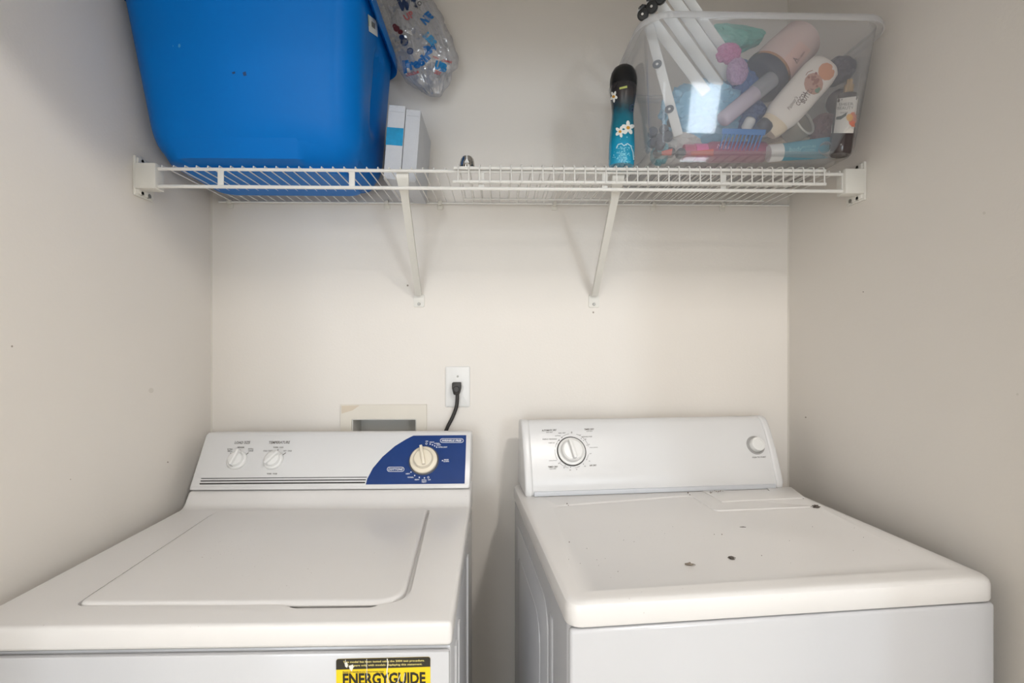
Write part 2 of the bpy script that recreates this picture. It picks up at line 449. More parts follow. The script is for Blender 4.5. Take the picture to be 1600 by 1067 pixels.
slot = [(fl.x-.0022, fl.y-.003), (bl.x-.0022, bl.y+.0004), (br.x+.006, br.y+.0004), (fr.x+.008, fr.y-.004)]
so = roundpoly(slot, [.015, .03, .010, .052], 8)
bm = new(); prism(bm, so, .9065, .93, lambda u, v, w: (u, v, w))
cut(top, bm)
# finger scoop under the lip
sx0, sx1 = -.332-WX, -.165-WX
bm = new(); prism(bm, roundpoly([(sx0, .79-WY), (sx0+.03, .7715-WY), (sx1-.02, .7715-WY), (sx1+.01, .80-WY)], .008, 4), .897, .93, lambda u, v, w: (u, v, w))
cut(top, bm)
def lidshape():
    bm = new()
    rings = []
    cx = sum(p[0] for p in outl)/len(outl); cy = sum(p[1] for p in outl)/len(outl)
    def off(d, z):
        o = []
        N = len(outl)
        for i, p in enumerate(outl):
            t = Vector(outl[(i+1) % N])-Vector(outl[i-1]); n = Vector((t.y, -t.x)).normalized()
            if n.dot(Vector((p[0]-cx, p[1]-cy))) < 0: n = -n
            q = Vector(p)-n*d
            zz = z
            o.append((q.x, q.y, zz))
        return o
    loft(bm, [off(0, .9075), off(0, .9135), off(.0012, .9160), off(.003, .9175), off(.006, .9182), off(.0095, .9184)])
    # right half of the front edge is turned down into a lip
    for v in bm.verts:
        if v.co.y < fl.y+.004 and sx0+.008 < v.co.x < sx1+.004 and v.co.z < .914:
            v.co.y -= .0035
            if v.co.z < .910: v.co.z = .9128
    return bm
lid = finish('lid', lidshape(), M_top, wash)
# console
p0, p1 = Vector((0, 1.266-WY, .9515)), Vector((0, 1.343-WY, 1.075))
prof = [(p0.y, p0.z), (p1.y, p1.z), (p1.y+.012, p1.z+.005), (BK+.02, 1.074), (BK+.025, .952)]
bm = new(); prism(bm, prof, .001, WW-.001, lambda u, v, w: (w, u, v))
rv = [e for e in bm.edges if e.calc_face_angle(0) > .3]
bmesh.ops.bevel(bm, geom=rv, offset=.0065, segments=3, profile=.5, affect='EDGES')
con = finish('console', bm, M_panel, wash)
Nf = Vector((0, -(p1.z-p0.z), p1.y-p0.y)).normalized(); Uf = (p1-p0).normalized(); FL_ = (p1-p0).length
# the inset control plate, a shallow framed sheet on the console face
def facebox(x0, x1, v0, v1, t0, t1, bev=0):
    M = Matrix(((1, 0, 0, 0), (0, Uf.y, Nf.y, p0.y), (0, Uf.z, Nf.z, p0.z), (0, 0, 0, 1)))
    return box(new(), x0, x1, v0, v1, t0, t1, bev, 2, M)
plate = finish('control_plate', facebox(.009, WW-.0035, .009, FL_-.004, -.002, .0012, .001), M_panel, con)
Tw = bvh(plate, con)
dec = [(571.5, 757), (574, 748), (582.6, 731.5), (597.8, 713.6), (617, 697), (635, 686), (646, 680.6), (690, 680.2), (728.6, 680), (727.5, 718), (726, 755.6), (690, 756), (640, 756.4), (600, 756.8)]
decal = blob('blue_decal', dec, Tw, M_blue, con, .0005, 'navy blue control panel with a curved left side', centre=(660, 722))
strokes([([(314.5, 747.6), (440, 746.6), (573.5, 745.6)], 1.1), ([(313.5, 751.6), (440, 750.6), (571.8, 749.7)], 1.7), ([(312, 755.9), (440, 754.9), (570.5, 754)], 2.2)], Tw, M_dark_ink, con, 'pinstripe')
write([('LOAD SIZE', 379, 691.5, 25, 4.2, .5, .3, .02), ('TEMPERATURE', 437, 691.3, 33, 4.2, .5, .3, .02),
       ('MEDIUM', 376.5, 699, 10, 2.2, 0, 0, .02), ('EXTRA\nSMALL', 359.5, 703.3, 8, 5, 0, 0, .02), ('EXTRA\nLARGE', 392, 703, 8, 5, 0, 0, .02),
       ('WARM - COLD', 435, 699, 16, 2.2, 0, 0, .02), ('COLD - COLD', 418.5, 704.5, 14, 2.2, 0, 0, .02), ('HOT - COLD', 449.5, 704.5, 13, 2.2, 0, 0, .02),
       ('WARM - WARM', 425, 740.2, 16, 2.2, 0, 0, .02)], Tw, M_grey_ink, con)
strokes([([(360, 707.5), (362.5, 710.5)], 1.2), ([(375.5, 702.5), (374.2, 707.5)], 1), ([(388.5, 707.3), (383, 711.5)], 1),
         ([(419.3, 707.5), (421.8, 710.5)], 1.2), ([(434.8, 701.8), (433.4, 706.5)], 1), ([(446.8, 707.3), (441.5, 711.3)], 1)], Tw, M_grey_ink, con, 'tick_mark')
# badges
for (x, y, hw, hh, a, s) in ((706, 688.5, 18, 3, 0, 'WRINKLE FREE'), (618.3, 733.3, 13.2, 3.4, 0, 'COTTONS')):
    pl = pill(x, y, hw, hh, a); strokes([(pl+[pl[0]], .8)], Tw, M_white_ink, con, 'badge_outline', .001, 20)
    write([(s, x, y, hw*1.72, hh*1.0, 0, .25, .03)], Tw, M_white_ink, con, off=.001)
write([('OFF', 667, 689.7, 4.2, 2, 0, 0, .03), ('HEAVY', 675, 691, 7.4, 1.8, 0, 0, .03), ('NORMAL', 683, 693, 9, 1.8, 0, 0, .03), ('LIGHT', 685.5, 695.5, 6.6, 1.8, 0, 0, .03),
       ('EXTRA LIGHT', 692, 698.7, 14, 1.9, 0, 0, .03), ('RINSE\n& SPIN', 697.3, 719.7, 8.2, 4.6, 0, 0, .03), ('LIGHT', 637.3, 740.3, 6.4, 2, 0, 0, .03),
       ('NORMAL', 641.8, 745.8, 9.6, 2, 0, 0, .03), ('HEAVY', 651.7, 749.5, 7.6, 2, 0, 0, .03), ('EXTRA\nHEAVY', 662.8, 751.6, 7.6, 5, 0, 0, .03), ('OFF', 670.8, 749.7, 4.4, 2, 0, 0, .03)],
      Tw, M_white_ink, con, off=.001)
dots([(672.2, 694), (675.8, 695.2), (679.3, 696.8), (682.4, 698.8), (691.4, 719.8), (642.3, 737.7), (648, 743), (655.3, 746), (663.3, 746.8)], 1.05, Tw, M_white_ink, con, off=.001)
for c in ((666.3, 693.4), (669.3, 745.9)):
    ci = [(c[0]+1.3*math.cos(2*PI*k/10), c[1]+1.4*math.sin(2*PI*k/10)) for k in range(11)]
    strokes([(ci, .6)], Tw, M_white_ink, con, 'print_ring', .001, 20)

def frame_at(px, py, P, N, up):
    o = atplane(px, py, P, N); y = (up-N*up.dot(N)).normalized(); x = y.cross(N)
    M = Matrix.Identity(4)
    for i in range(3): M[i][0], M[i][1], M[i][2], M[i][3] = x[i], y[i], N[i], o[i]
    return M
def knob(parent, M, name, r, h, m, ang, ring=None, wing=.32, dome=.62):
    """control knob in frame M (z = out of the panel); returns object"""
    inv = wm(parent).inverted() @ M
    bm = new()
    lathe(bm, [(r, 0), (r, h*.16), (r*.93, h*.28), (r*.80, h*.34), (r*.74, h*.45), (r*.66, h*.62), (r*.45, h*.68)], 32)
    t = box(new(), -r*wing*.5, r*wing*.5, -r*.80, r*.96, h*.1, h, r*.07, 2)
    for v in t.verts:
        if v.co.z > h*.5: v.co.x *= .7; v.co.y *= .93
    bmesh.ops.rotate(t, matrix=Matrix.Rotation(math.radians(ang), 3, 'Z'), verts=t.verts, cent=(0, 0, 0)); merge(bm, t)
    bmesh.ops.transform(bm, matrix=inv, verts=bm.verts)
    k = finish(name, bm, m, parent)
    return k
Pw = wash.matrix_basis @ Vector((WX*0+.3, p0.y, p0.z)); Pw = Vector((WX+.3, WY+p0.y, p0.z)); UP = Vector((0, 0, 1))
knob(con, frame_at(370.5, 719, Pw+Nf*.001, Nf, UP), 'load_knob', .0245, .024, M_white, -14, wing=.42)
knob(con, frame_at(427.5, 719, Pw+Nf*.001, Nf, UP), 'temperature_knob', .0245, .024, M_white, -42, wing=.42)
Mk = frame_at(662.5, 720, Pw+Nf*.001, Nf, UP); inv = wm(con).inverted() @ Mk
bm = new(); loft(bm, [ell(.0375, .0375, 0, 40), ell(.0378, .0378, .004, 40), ell(.036, .036, .0055, 40), ell(.035, .035, .004, 40)]); bmesh.ops.transform(bm, matrix=inv, verts=bm.verts)
finish('dial_ring', bm, mat('dial_trim', (120, 122, 130), .3, metal=.8), con)
bm = new(); lathe(bm, [(.0345, .002), (.0345, .010), (.033, .012), (.0255, .0125), (.0245, .013), (.0235, .022), (.0215, .0245), (.012, .0255)], 40)
t = box(new(), -.0048, .0048, -.019, .0315, .012, .034, .0018)
for v in t.verts:
    if v.co.z > .02: v.co.x *= .75
bmesh.ops.rotate(t, matrix=Matrix.Rotation(math.radians(13), 3, 'Z'), verts=t.verts, cent=(0, 0, 0)); merge(bm, t)
bmesh.ops.transform(bm, matrix=inv, verts=bm.verts)
dial = finish('timer_knob', bm, M_ivory, con, label='large ivory timer knob on the blue panel')
put('pointer_mark', [(664.5, 734.6), (671.3, 732.5), (670.6, 739.2)], [[0, 1, 2]], bvh(dial), mat('pointer_blue', (24, 84, 140), .5), dial, .0008)

# energy label on the washer front
Tf = bvh(*[o for o in wash.children if o.name.startswith('front_panel')])
lab = blob('energy_label', roundpoly([(525.5, 1029), (672.5, 1025.5), (672.8, 1100), (525.5, 1103)], [4, 4, 0, 0], 4)[0:], Tf, M_yellow, wash, .0006, 'yellow and black energy label', centre=(600, 1064))
Tl = Tf
blob('label_header', roundpoly([(525.5, 1029), (672.5, 1025.5), (672.6, 1040.8), (525.5, 1045.6)], [4, 4, 0, 0], 4), Tl, mat('label_black', (38, 34, 22), .35), lab, .0011)
write([('This model has been tested using the 2004 test procedure.', 600.2, 1032.4, 127, 4.0, 1.2, 0, .02), ('Compare only with models displaying this statement.', 601, 1038.0, 118, 4.0, 1.2, 0, .02)], Tl, mat('label_cream', (230, 214, 130), .5), lab, off=.0016)
write([('Based on standard U.S. Government tests', 568, 1048.6, 64, 2.6, 1, 0, .01)], Tl, M_dark_ink, lab, off=.0012)
write([('ENERGYGUIDE', 600.5, 1059.5, 129, 19, 1.0, 0, .035)], Tl, mat('label_ink', (28, 26, 10), .4), lab, off=.0012)
M_scr = mat('scratch_white', (226, 224, 214), .6)
strokes([([(605.5, 1027.5), (606.5, 1036), (605, 1048), (607, 1067)], 1.6), ([(540.5, 1029), (541, 1037)], .8), ([(573.5, 1028), (574, 1060)], .8), ([(626, 1052), (622, 1063), (619, 1067)], 1), ([(633, 1050), (630, 1067)], .8)], Tl, M_scr, lab, 'scratch', .0021)
blob('tear', [(545.5, 1039), (552, 1036.5), (553.5, 1040), (550, 1047.5), (547, 1044)], Tl, M_scr, lab, .0021)
blob('tear', [(539, 1034), (543, 1033), (544.5, 1038), (543, 1042), (540, 1040)], Tl, M_scr, lab, .0021)

# ------------------------------------------------------------------ dryer
DX, DY, DA, DW, DZ, DB = .103, .733, .090, .700, .937, .640
dry = thing('clothes_dryer', 'white clothes dryer with a single dial and a round start button', 'dryer', (DX, DY, 0), DA)
MD = dry.matrix_basis.copy(); MD = Matrix.Translation((DX, DY, 0)) @ Matrix.Rotation(DA, 4, 'Z')
dry.matrix_basis = MD
MDi = MD.inverted()
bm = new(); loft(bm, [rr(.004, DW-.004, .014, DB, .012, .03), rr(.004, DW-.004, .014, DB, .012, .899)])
finish('cabinet', bm, M_enamel_dim, dry)
bm = new(); box(bm, .004, DW-.004, .001, .016, .03, .897, .006, 3); finish('front_panel', bm, M_enamel_dim, dry)
for x in (.05, DW-.05):
    for y in (.06, DB-.06):
        bm = new(); lathe(bm, [(.02, 0), (.02, .031)], 12); bmesh.ops.translate(bm, vec=(x, y, 0), verts=bm.verts); finish('foot', bm, M_rubber, dry)
# pressed shapes of the left side
def press(y0, y1, z0, z1, r, t, x=.004):
    bm = new(); pts = roundpoly([(y0, z0), (y0, z1), (y1, z1), (y1, z0)], r, 6)
    prism(bm, pts, x+.001, x-t, lambda u, v, w: (w, u, v), .0016, 2); return bm
finish('side_pressing', press(.165, .60, .10, .852, .06, .0022), M_enamel_dim, dry)
finish('side_pressing', press(.235, .55, .14, .79, .06, .0042), M_enamel_dim, dry)
finish('side_pressing', press(.125, .150, .10, .848, .008, .0022), M_enamel_dim, dry)
# top
bm = new()
def tr_(d, z, r=.022): return rr(d, DW-d, d, DB-d, r, z, 5)
loft(bm, [tr_(.001, .9005), tr_(0, .903), tr_(0, .926), tr_(.0015, .932), tr_(.005, .9355), tr_(.010, .937), tr_(.02, .937)])
dtop = finish('top_panel', bm, M_top, dry)
def LD(px, py, z=DZ): p = MDi @ atz(px, py, z); return (p.x, p.y)
rec = [LD(905, 924), LD(858, 790), LD(1078, 773), LD(1118, 797), LD(1286, 790), LD(1478, 887)]
ro = roundpoly(rec, [.03, .02, .02, .015, .025, .03], 6); cxr = sum(p[0] for p in ro)/len(ro); cyr = sum(p[1] for p in ro)/len(ro)
def sc(k, z): return [(cxr+(x-cxr)*k, cyr+(y-cyr)*k, z) for x, y in ro]
bm = new(); loft(bm, [sc(.978, .9345), sc(.998, .9371), sc(1.0, .9376), sc(1.0, .945)]); cut(dtop, bm)
# lint screen door in the rear of the top
q = [LD(1098, 768), LD(1128, 784.5), LD(1258, 778.5), LD(1236, 762)]
bm = new(); prism(bm, [(p[0]*1.0, p[1]) for p in q], .932, .9395, lambda u, v, w: (u, v, w), .001)
door = finish('lint_screen_door', bm, M_top, dry)
h = [LD(1128, 764), LD(1136, 771.5), LD(1203, 768.5), LD(1196, 761)]
bm = new(); prism(bm, roundpoly(h, .004, 3), .934, .96, lambda u, v, w: (u, v, w)); cut(door, bm)
# console
cf0 = .512; cx0, cx1 = .014, DW-.012      # front foot of the console
def cprof(ins=0):
    # side profile of the console, bulging slightly
    pts = [(cf0+.004, DZ), (cf0+.001, DZ+.004), (cf0-.002, DZ+.016), (cf0+.010, DZ+.050), (cf0+.028, DZ+.095), (cf0+.050, DZ+.140), (cf0+.066, DZ+.165), (cf0+.074, DZ+.173), (cf0+.086, DZ+.176), (DB-.012, DZ+.172), (DB-.004, DZ+.160), (DB, DZ)]
    return pts
bm = new(); prism(bm, [(y+.0015 if y < DB-.05 else y, z-.0015 if z > DZ+.01 else z) for y, z in cprof()], cx0+.02, cx1-.02, lambda u, v, w: (w, u, v))
dcon = finish('console', bm, M_panel, dry, ang=50)
# groove below the panel face: a bevelled bottom strip
bm = new(); box(bm, cx0+.022, cx1-.022, cf0-.010+.006, cf0+.01, DZ+.0008, DZ+.0125, .002); finish('bottom_strip', bm, mat('strip_enamel', (204, 206, 210), .3), dcon)
for a, b in ((cx0, cx0+.021), (cx1-.021, cx1)):
    bm = new(); prism(bm, [(y-.002 if y < DB-.05 else y, z) for y, z in cprof()], a, b, lambda u, v, w: (w, u, v), .006 if 0 else 0)
    bmesh.ops.bevel(bm, geom=[e for e in bm.edges if e.calc_face_angle(0) > 1.2], offset=.0065, segments=4, profile=.5, affect='EDGES')
    finish('end_cap', bm, M_panel, dcon, ang=50)
Td = bvh(dcon)
g = 1.9
write([('AUTOMATIC DRY', 858, 672.3, 23, 2.6, 2, 0, .03), ('HIGH HEAT', 858.5, 675.4, 10, 1.5, 2, 0, .01), ('TIMED DRY', 920.5, 670.8, 15.5, 2.6, 2, 0, .03), ('LOW HEAT', 921, 673.8, 9.6, 1.5, 2, 0, .01),
       ('VERY DRY', 878, 676.6, 12, 1.5, 2, 0, .01), ('COTTONS', 871.5, 681, 8.6, 1.5, 2, 0, .01), ('ENERGY PREFERRED', 859, 686.2, 22.6, 1.8, 1, 0, .01), ('DAMP DRY', 862, 692, 10, 1.5, 0, 0, .01),
       ('WRINKLE FREE', 917, 682.3, 16, 1.6, 2, 0, .01), ('COOL DOWN', 927.5, 699.2, 12.6, 1.4, 2, 0, .01), ('OFF', 893, 676, 2.4, 2.6, 0, 0, .01), ('OFF', 922.5, 708.8, 3.6, 1.3, 2, 0, .01),
       ('COOL DOWN', 863.7, 719.6, 12, 1.4, 2, 0, .01), ('TIMED DRY', 864, 729.3, 15.5, 2.6, 2, 0, .03), ('HIGH HEAT', 864, 732.4, 10.4, 1.5, 2, 0, .01), ('AIR DRY', 926.5, 727, 11, 2.6, 2, 0, .03),
       ('60', 891, 734.3, 2.4, 1.6, 0, 0, .02), ('40', 881.2, 730.8, 2.4, 1.6, 0, 0, .02), ('20', 873, 724, 2, 1.6, 0, 0, .02), ('40', 906.3, 680, 2.2, 1.6, 0, 0, .02), ('20', 914.8, 686.2, 2.2, 1.6, 0, 0, .02), ('10', 920.3, 694.5, 2, 1.6, 0, 0, .02),
       ('10', 921, 720.4, 2, 1.6, 0, 0, .02), ('30', 914, 728.4, 2.4, 1.6, 0, 0, .02), ('OFF', 900.8, 733.4, 2, 2, 0, 0, .01)], Td, M_grey_ink, dcon)
write([('PUSH TO START', 1186, 714.3, 21, 2.2, 2, 0, .02)], Td, M_grey_ink, dcon)
arcs = []
for a0, a1 in ((100, 132), (138, 168), (175, 215), (222, 262), (280, 300), (330, 350), (15, 60), (63, 80)):
    arcs.append(([(893.5+26.5*math.cos(math.radians(a)), 704.5-27*math.sin(math.radians(a))) for a in range(a0, a1+1, 6)], .45))
strokes(arcs, Td, M_grey_ink, dcon, 'dial_arc')
dots([(873.3, 688, .9), (878, 683.8, .6), (908.2, 685.2, .6), (911.5, 688.3, .6), (916.5, 695.5, .5), (916.5, 718.2, .6), (911.5, 725, .6), (891.5, 730, .6), (883, 727.3, .6), (875.8, 721.5, .5), (870.3, 693.5, .5)], .6, Td, M_dark_ink, dcon)
def surf_frame(T, px, py, M3):
    d = ray(px, py).normalized(); h = T.ray_cast(CAM, d); n = h[1] if h[1].dot(d) < 0 else -h[1]
    up = Vector((0, 0, 1)); y = (up-n*up.dot(n)).normalized(); x = y.cross(n); M = Matrix.Identity(4)
    for i in range(3): M[i][0], M[i][1], M[i][2], M[i][3] = x[i], y[i], n[i], h[0][i]
    return M
Mk = surf_frame(Td, 893, 705, None); inv = wm(dcon).inverted() @ Mk
bm = new(); loft(bm, [ell(.0375, .0375, 0, 40), ell(.0375, .0375, .0016, 40), ell(.0350, .0350, .0016, 40), ell(.0350, .0350, 0, 40)], False, False)
bmesh.ops.transform(bm, matrix=inv, verts=bm.verts); finish('dial_ring', bm, M_dark_ink, dcon, label='dark grey ring around the dial')
bm = new(); lathe(bm, [(.0352, .0005), (.0345, .004), (.029, .0055), (.0285, .007), (.0270, .017), (.0235, .020), (.01, .021)], 40)
t = box(new(), -.0038, .0038, -.024, .024, .015, .033, .0014)
bmesh.ops.rotate(t, matrix=Matrix.Rotation(math.radians(12), 3, 'Z'), verts=t.verts, cent=(0, 0, 0)); bmesh.ops.translate(t, vec=(-.003, 0, 0), verts=t.verts); merge(bm, t)
bmesh.ops.transform(bm, matrix=inv, verts=bm.verts); finish('timer_knob', bm, M_white, dcon)
Mk = surf_frame(Td, 1180.5, 695.5, None); inv = wm(dcon).inverted() @ Mk
bm = new(); loft(bm, [ell(.0245, .0245, -.002, 32), ell(.0245, .0245, .0012, 32), ell(.019, .019, .0012, 32), ell(.019, .019, -.002, 32)]); bmesh.ops.transform(bm, matrix=inv, verts=bm.verts)
finish('button_ring', bm, mat('grey_ring', (165, 163, 160), .5), dcon)
bm = new(); lathe(bm, [(.0185, -.001), (.0185, .013), (.0172, .0155), (.013, .0162), (.0125, .0155), (.006, .0155)], 32); bmesh.ops.transform(bm, matrix=inv, verts=bm.verts)
finish('start_button', bm, M_white, dcon)
# dirt lying on the dryer top
Tdt = bvh(dtop)
def lint(px, py, w, d, h, lab, seed, col):
    p = onto(Tdt, px, py, 0); rnd = random.Random(seed)
    bm = new(); bmesh.ops.create_icosphere(bm, subdivisions=3, radius=1)
    for v in bm.verts:
        n = noise.noise(v.co*2.2+Vector((seed, 0, 0)))
        v.co *= 1+.7*n
        v.co.x *= w; v.co.y *= d; v.co.z = max(0, v.co.z)*h
    for k in range(3):
        a = rnd.uniform(-.6, .6)+(PI if k % 2 else 0); l = w*rnd.uniform(1.3, 1.9)
        tube(bm, [(0, 0, h*.3), (math.cos(a)*l*.6, math.sin(a)*l*.3, h*.5), (math.cos(a)*l, math.sin(a)*l*.35, h*.15)], .0005, 5)
    o = finish('lint_clump', bm, col, None); o.location = p; tag(o, lab, 'lint'); return o
M_lint = mat('grey_lint', (92, 84, 78), .95, var=.4, vscale=300)
lint(1077, 882, .006, .005, .003, 'grey lint clump on the dryer top, nearest the dryer front edge', 1, mat('pale_lint', (128, 118, 106), .95, var=.3, vscale=300))
lint(1143, 872.5, .0048, .005, .003, 'small dark lint clump in the middle of the dryer top', 2, M_lint)
lint(1275, 792.5, .0075, .006, .005, 'dark lint clump at the right rear corner of the dryer top', 3, M_lint)
lint(1160.5, 823.5, .0045, .0012, .001, 'tiny dark sliver on the dryer top behind the lint clumps', 4, M_lint)
# smudges near the lint door
smu = []
rnd = random.Random(5)
for k in range(26):
    smu.append((1104+rnd.gauss(11, 7), 764.5+rnd.gauss(3.5, 1.6), rnd.uniform(.3, .9)))
dots([s for s in smu if 1099 < s[0] < 1130 and 761 < s[1] < 771], .5, bvh(door), mat('smudge', (135, 122, 112), .9), door, 'dirt_mark', .0003, 6)
sp = [(rnd.uniform(870, 1450), rnd.uniform(785, 905), rnd.choice((.35, .4, .5, .6))) for k in range(24)]
dots([(1075, 770, 1.2), (1078, 773, .9), (886, 787, 1), (888, 789.5, .8), (1128, 835, .9), (1116, 835, .7), (1190, 868, .8), (965.5, 893, .7), (889.5, 847, .9), (1255, 778.6, 1)]+sp, .6, Tdt, mat('speck', (110, 98, 90), .9), dtop, 'dirt_mark', .0003, 6)

# ------------------------------------------------------------------ outlet box, outlet, cord
ob = thing('washer_outlet_box', 'beige recessed washer hookup box in the back wall above the washing machine', 'outlet box', (-.315, YB, 1.0))
M_obx = mat('outlet_box_plastic', (226, 219, 206), .5, var=.03, vscale=20)
bm = new(); x0, x1, z0, z1 = OX; y = YB
for a in ((x0, hx0, z0, z1), (hx1, x1, z0, z1), (hx0, hx1, hz1, z1), (hx0, hx1, z0, hz0)): box(bm, a[0], a[1], y-.006, y, a[2], a[3])
bmesh.ops.remove_doubles(bm, verts=bm.verts, dist=1e-5)
finish('frame', bm, M_obx, ob, world=True)
bm = new(); t = .003; e = .0005
box(bm, hx0+e, hx0+t, y-.003, y+.09, hz0+e, hz1-e); box(bm, hx1-t, hx1-e, y-.003, y+.09, hz0+e, hz1-e); box(bm, hx0+t, hx1-t, y-.003, y+.09, hz1-t, hz1-e); box(bm, hx0+t, hx1-t, y-.003, y+.09, hz0+e, hz0+t)
box(bm, hx0+t, hx1-t, y+.086, y+.09, hz0+t, hz1-t)
finish('recess', bm, mat('grey_recess', (222, 219, 212), .6), ob, world=True)
for x in (-.36, -.27):
    bm = new(); tube(bm, [(x, y+.045, hz0+.003), (x, y+.045, hz0+.04)], .011, 12); tube(bm, [(x-.018, y+.04, hz0+.045), (x+.018, y+.04, hz0+.045)], .006, 8)
    finish('valve', bm, mat('brass', (170, 140, 80), .35, metal=1), ob, world=True)
bm = new(); v = [onto(bvh(*[o for o in ob.children if o.name.startswith('frame')]), px, py, .0004) for px, py in ((533.5, 634), (562, 633.3), (551, 641), (534, 646))]
t = bm.faces.new([bm.verts.new(p) for p in v]); finish('paint_smear', bm, mat('wall_overspray', (214, 200, 180), .6), ob, world=True)
ol = thing('outlet_plate', 'white single outlet cover plate on the back wall', 'outlet', (-.1075, YB, 1.189))
bm = new(); loft(bm, [[(a, -.0002, b) for a, b, _ in rr(-.0345, .0345, -.057, .057, .004, 0)], [(a, -.004, b) for a, b, _ in rr(-.0345, .0345, -.057, .057, .004, 0)], [(a, -.006, b) for a, b, _ in rr(-.0318, .0318, -.0543, .0543, .004, 0)]])
finish('cover', bm, M_white, ol)
bm = new(); loft(bm, [[(a, -.0055, b) for a, b, _ in ell(.0172, .0172, 0, 28)], [(a, -.0075, b) for a, b, _ in ell(.0170, .0170, 0, 28)]])
bmesh.ops.translate(bm, vec=(0, 0, -.004), verts=bm.verts); finish('receptacle', bm, M_white, ol)
bm = new(); loft(bm, [[(a, -.0055, b) for a, b, _ in ell(.0032, .0032, 0, 12)], [(a, -.0072, b) for a, b, _ in ell(.0028, .0028, 0, 12)]])
bmesh.ops.translate(bm, vec=(0, 0, .029), verts=bm.verts); finish('screw', bm, M_screw, ol)
cord = thing('power_cord', 'black power cord plugged into the outlet plate and running behind the washing machine', 'cord', (-.11, YB-.0075, 1.187))
pt = [at(714.5, 605, YB-.03)]
bm = new(); cc = at(714.5, 603, YB)
prism(bm, [(-.0125, .012), (.0125, .012), (.0125, -.004), (.008, -.022), (-.008, -.022), (-.0125, -.004)], YB-.0078, YB-.034, lambda u, v, w: (cc.x+u, w, cc.z+v), .003, 2)
t = new(); loft(t, [[(cc.x+a, YB-.033, cc.z-.006+b) for a, b, _ in ell(.009, .009, 0, 16)], [(cc.x+a, YB-.037, cc.z-.006+b) for a, b, _ in ell(.0075, .0075, 0, 16)]]); merge(bm, t)
finish('plug', bm, M_rubber, cord, world=True)
ctrl = [at(714.5, 612, YB-.022), at(714.5, 622, YB-.022), at(713, 636, YB-.021), at(707, 652, YB-.020), at(699, 668, YB-.019), at(694, 684, YB-.019), at(690, 720, YB-.019)]
fine = []
for i in range(len(ctrl)-1):
    a, b = ctrl[i], ctrl[i+1]; pa = ctrl[max(i-1, 0)]; pb = ctrl[min(i+2, len(ctrl)-1)]
    for k in range(5):
        t = k/5; fine.append(.5*((2*a)+(-pa+b)*t+(2*pa-5*a+4*b-pb)*t*t+(-pa+3*a-3*b+pb)*t**3))
bm = new(); tube(bm, fine, .0052, 10); finish('cable', bm, M_rubber, cord, world=True)

# ------------------------------------------------------------------ wire shelf
ZT, ZL, YFR = 1.6965, 1.658, 1.15      # top rod, lower rod, front of the shelf
SX0, SX1 = -.748, .803
shelf = thing('wire_shelf', 'long white wire shelf across the back of the closet between the side walls', 'shelf', (0, YFR, ZT))
def rod(name, a, b, r, m, parent, n=10, **k):
    bm = new(); tube(bm, [a, b], r, n); return finish(name, bm, m, parent, world=True, **k)
rod('front_rod', (SX0, YFR, ZT), (SX1, YFR, ZT), .0038, M_vinyl, shelf)
rod('front_rod', (SX0, YFR, ZL), (SX1, YFR, ZL), .0040, M_vinyl, shelf)
rod('back_rod', (-.770, YB-.008, 1.7045), (XR-.004, YB-.008, 1.7045), .0030, M_vinyl, shelf)
sw = None; n = 62; ZD = ZT+.0052
for i in range(n):
    x = SX0+.012+i*.0249
    if x > SX1-.005: break
    if sw is None:
        bm = new(); tube(bm, [(0, -.0035, -.003), (0, -.003, .001), (0, .004, .0012), (0, YB-.006-YFR, .0012+1.7065-ZD)], .0014, 6)
        sw = finish('wire', bm, M_vinyl, shelf); sw.location = (x, 0, ZD-ZT)
        bmw = sw
    else:
        o = sw.copy(); COL.objects.link(o); o.location = (x, 0, ZD-ZT)
for px in (345, 550, 752, 945, 1130):
    p = at(px, 280, YFR); bm = new(); box(bm, p.x-.0065, p.x+.0065, YFR-.0015, YFR+.0015, ZL, ZT, .0006); finish('tie_plate', bm, M_vinyl, shelf, world=True)
p = at(1316, 285, YFR); bm = new(); box(bm, p.x-.002, p.x+.002, YFR-.002, YFR+.002, ZL, ZT, .0005); finish('tie_plate', bm, M_vinyl, shelf, world=True)
for s, xw in ((1, XL), (-1, XR)):
    def B(a, b, y0, y1, z0, z1, bev=.002):
        xa, xb = sorted((xw+s*a, xw+s*b)); return box(new(), xa, xb, y0, y1, z0, z1, bev)
    bm = new(); merge(bm, B(0, .006, YFR-.010, YFR+.05, 1.636, 1.724)); merge(bm, B(.005, .050, YFR-.012, YFR+.020, 1.650, 1.7065, .0025)); merge(bm, B(.005, .010, YFR-.006, YFR+.045, 1.640, 1.720))
    br_ = finish('end_bracket', bm, M_bracket, shelf, world=True)
    for z in (1.715, 1.644):
        t = new(); tube(t, [(xw+s*.005, YFR+.03, z), (xw+s*.011, YFR+.03, z)], .005, 10); tube(t, [(xw+s*.005, YFR+.008, z), (xw+s*.010, YFR+.008, z)], .0045, 10); finish('screw', t, M_screw, br_, world=True)
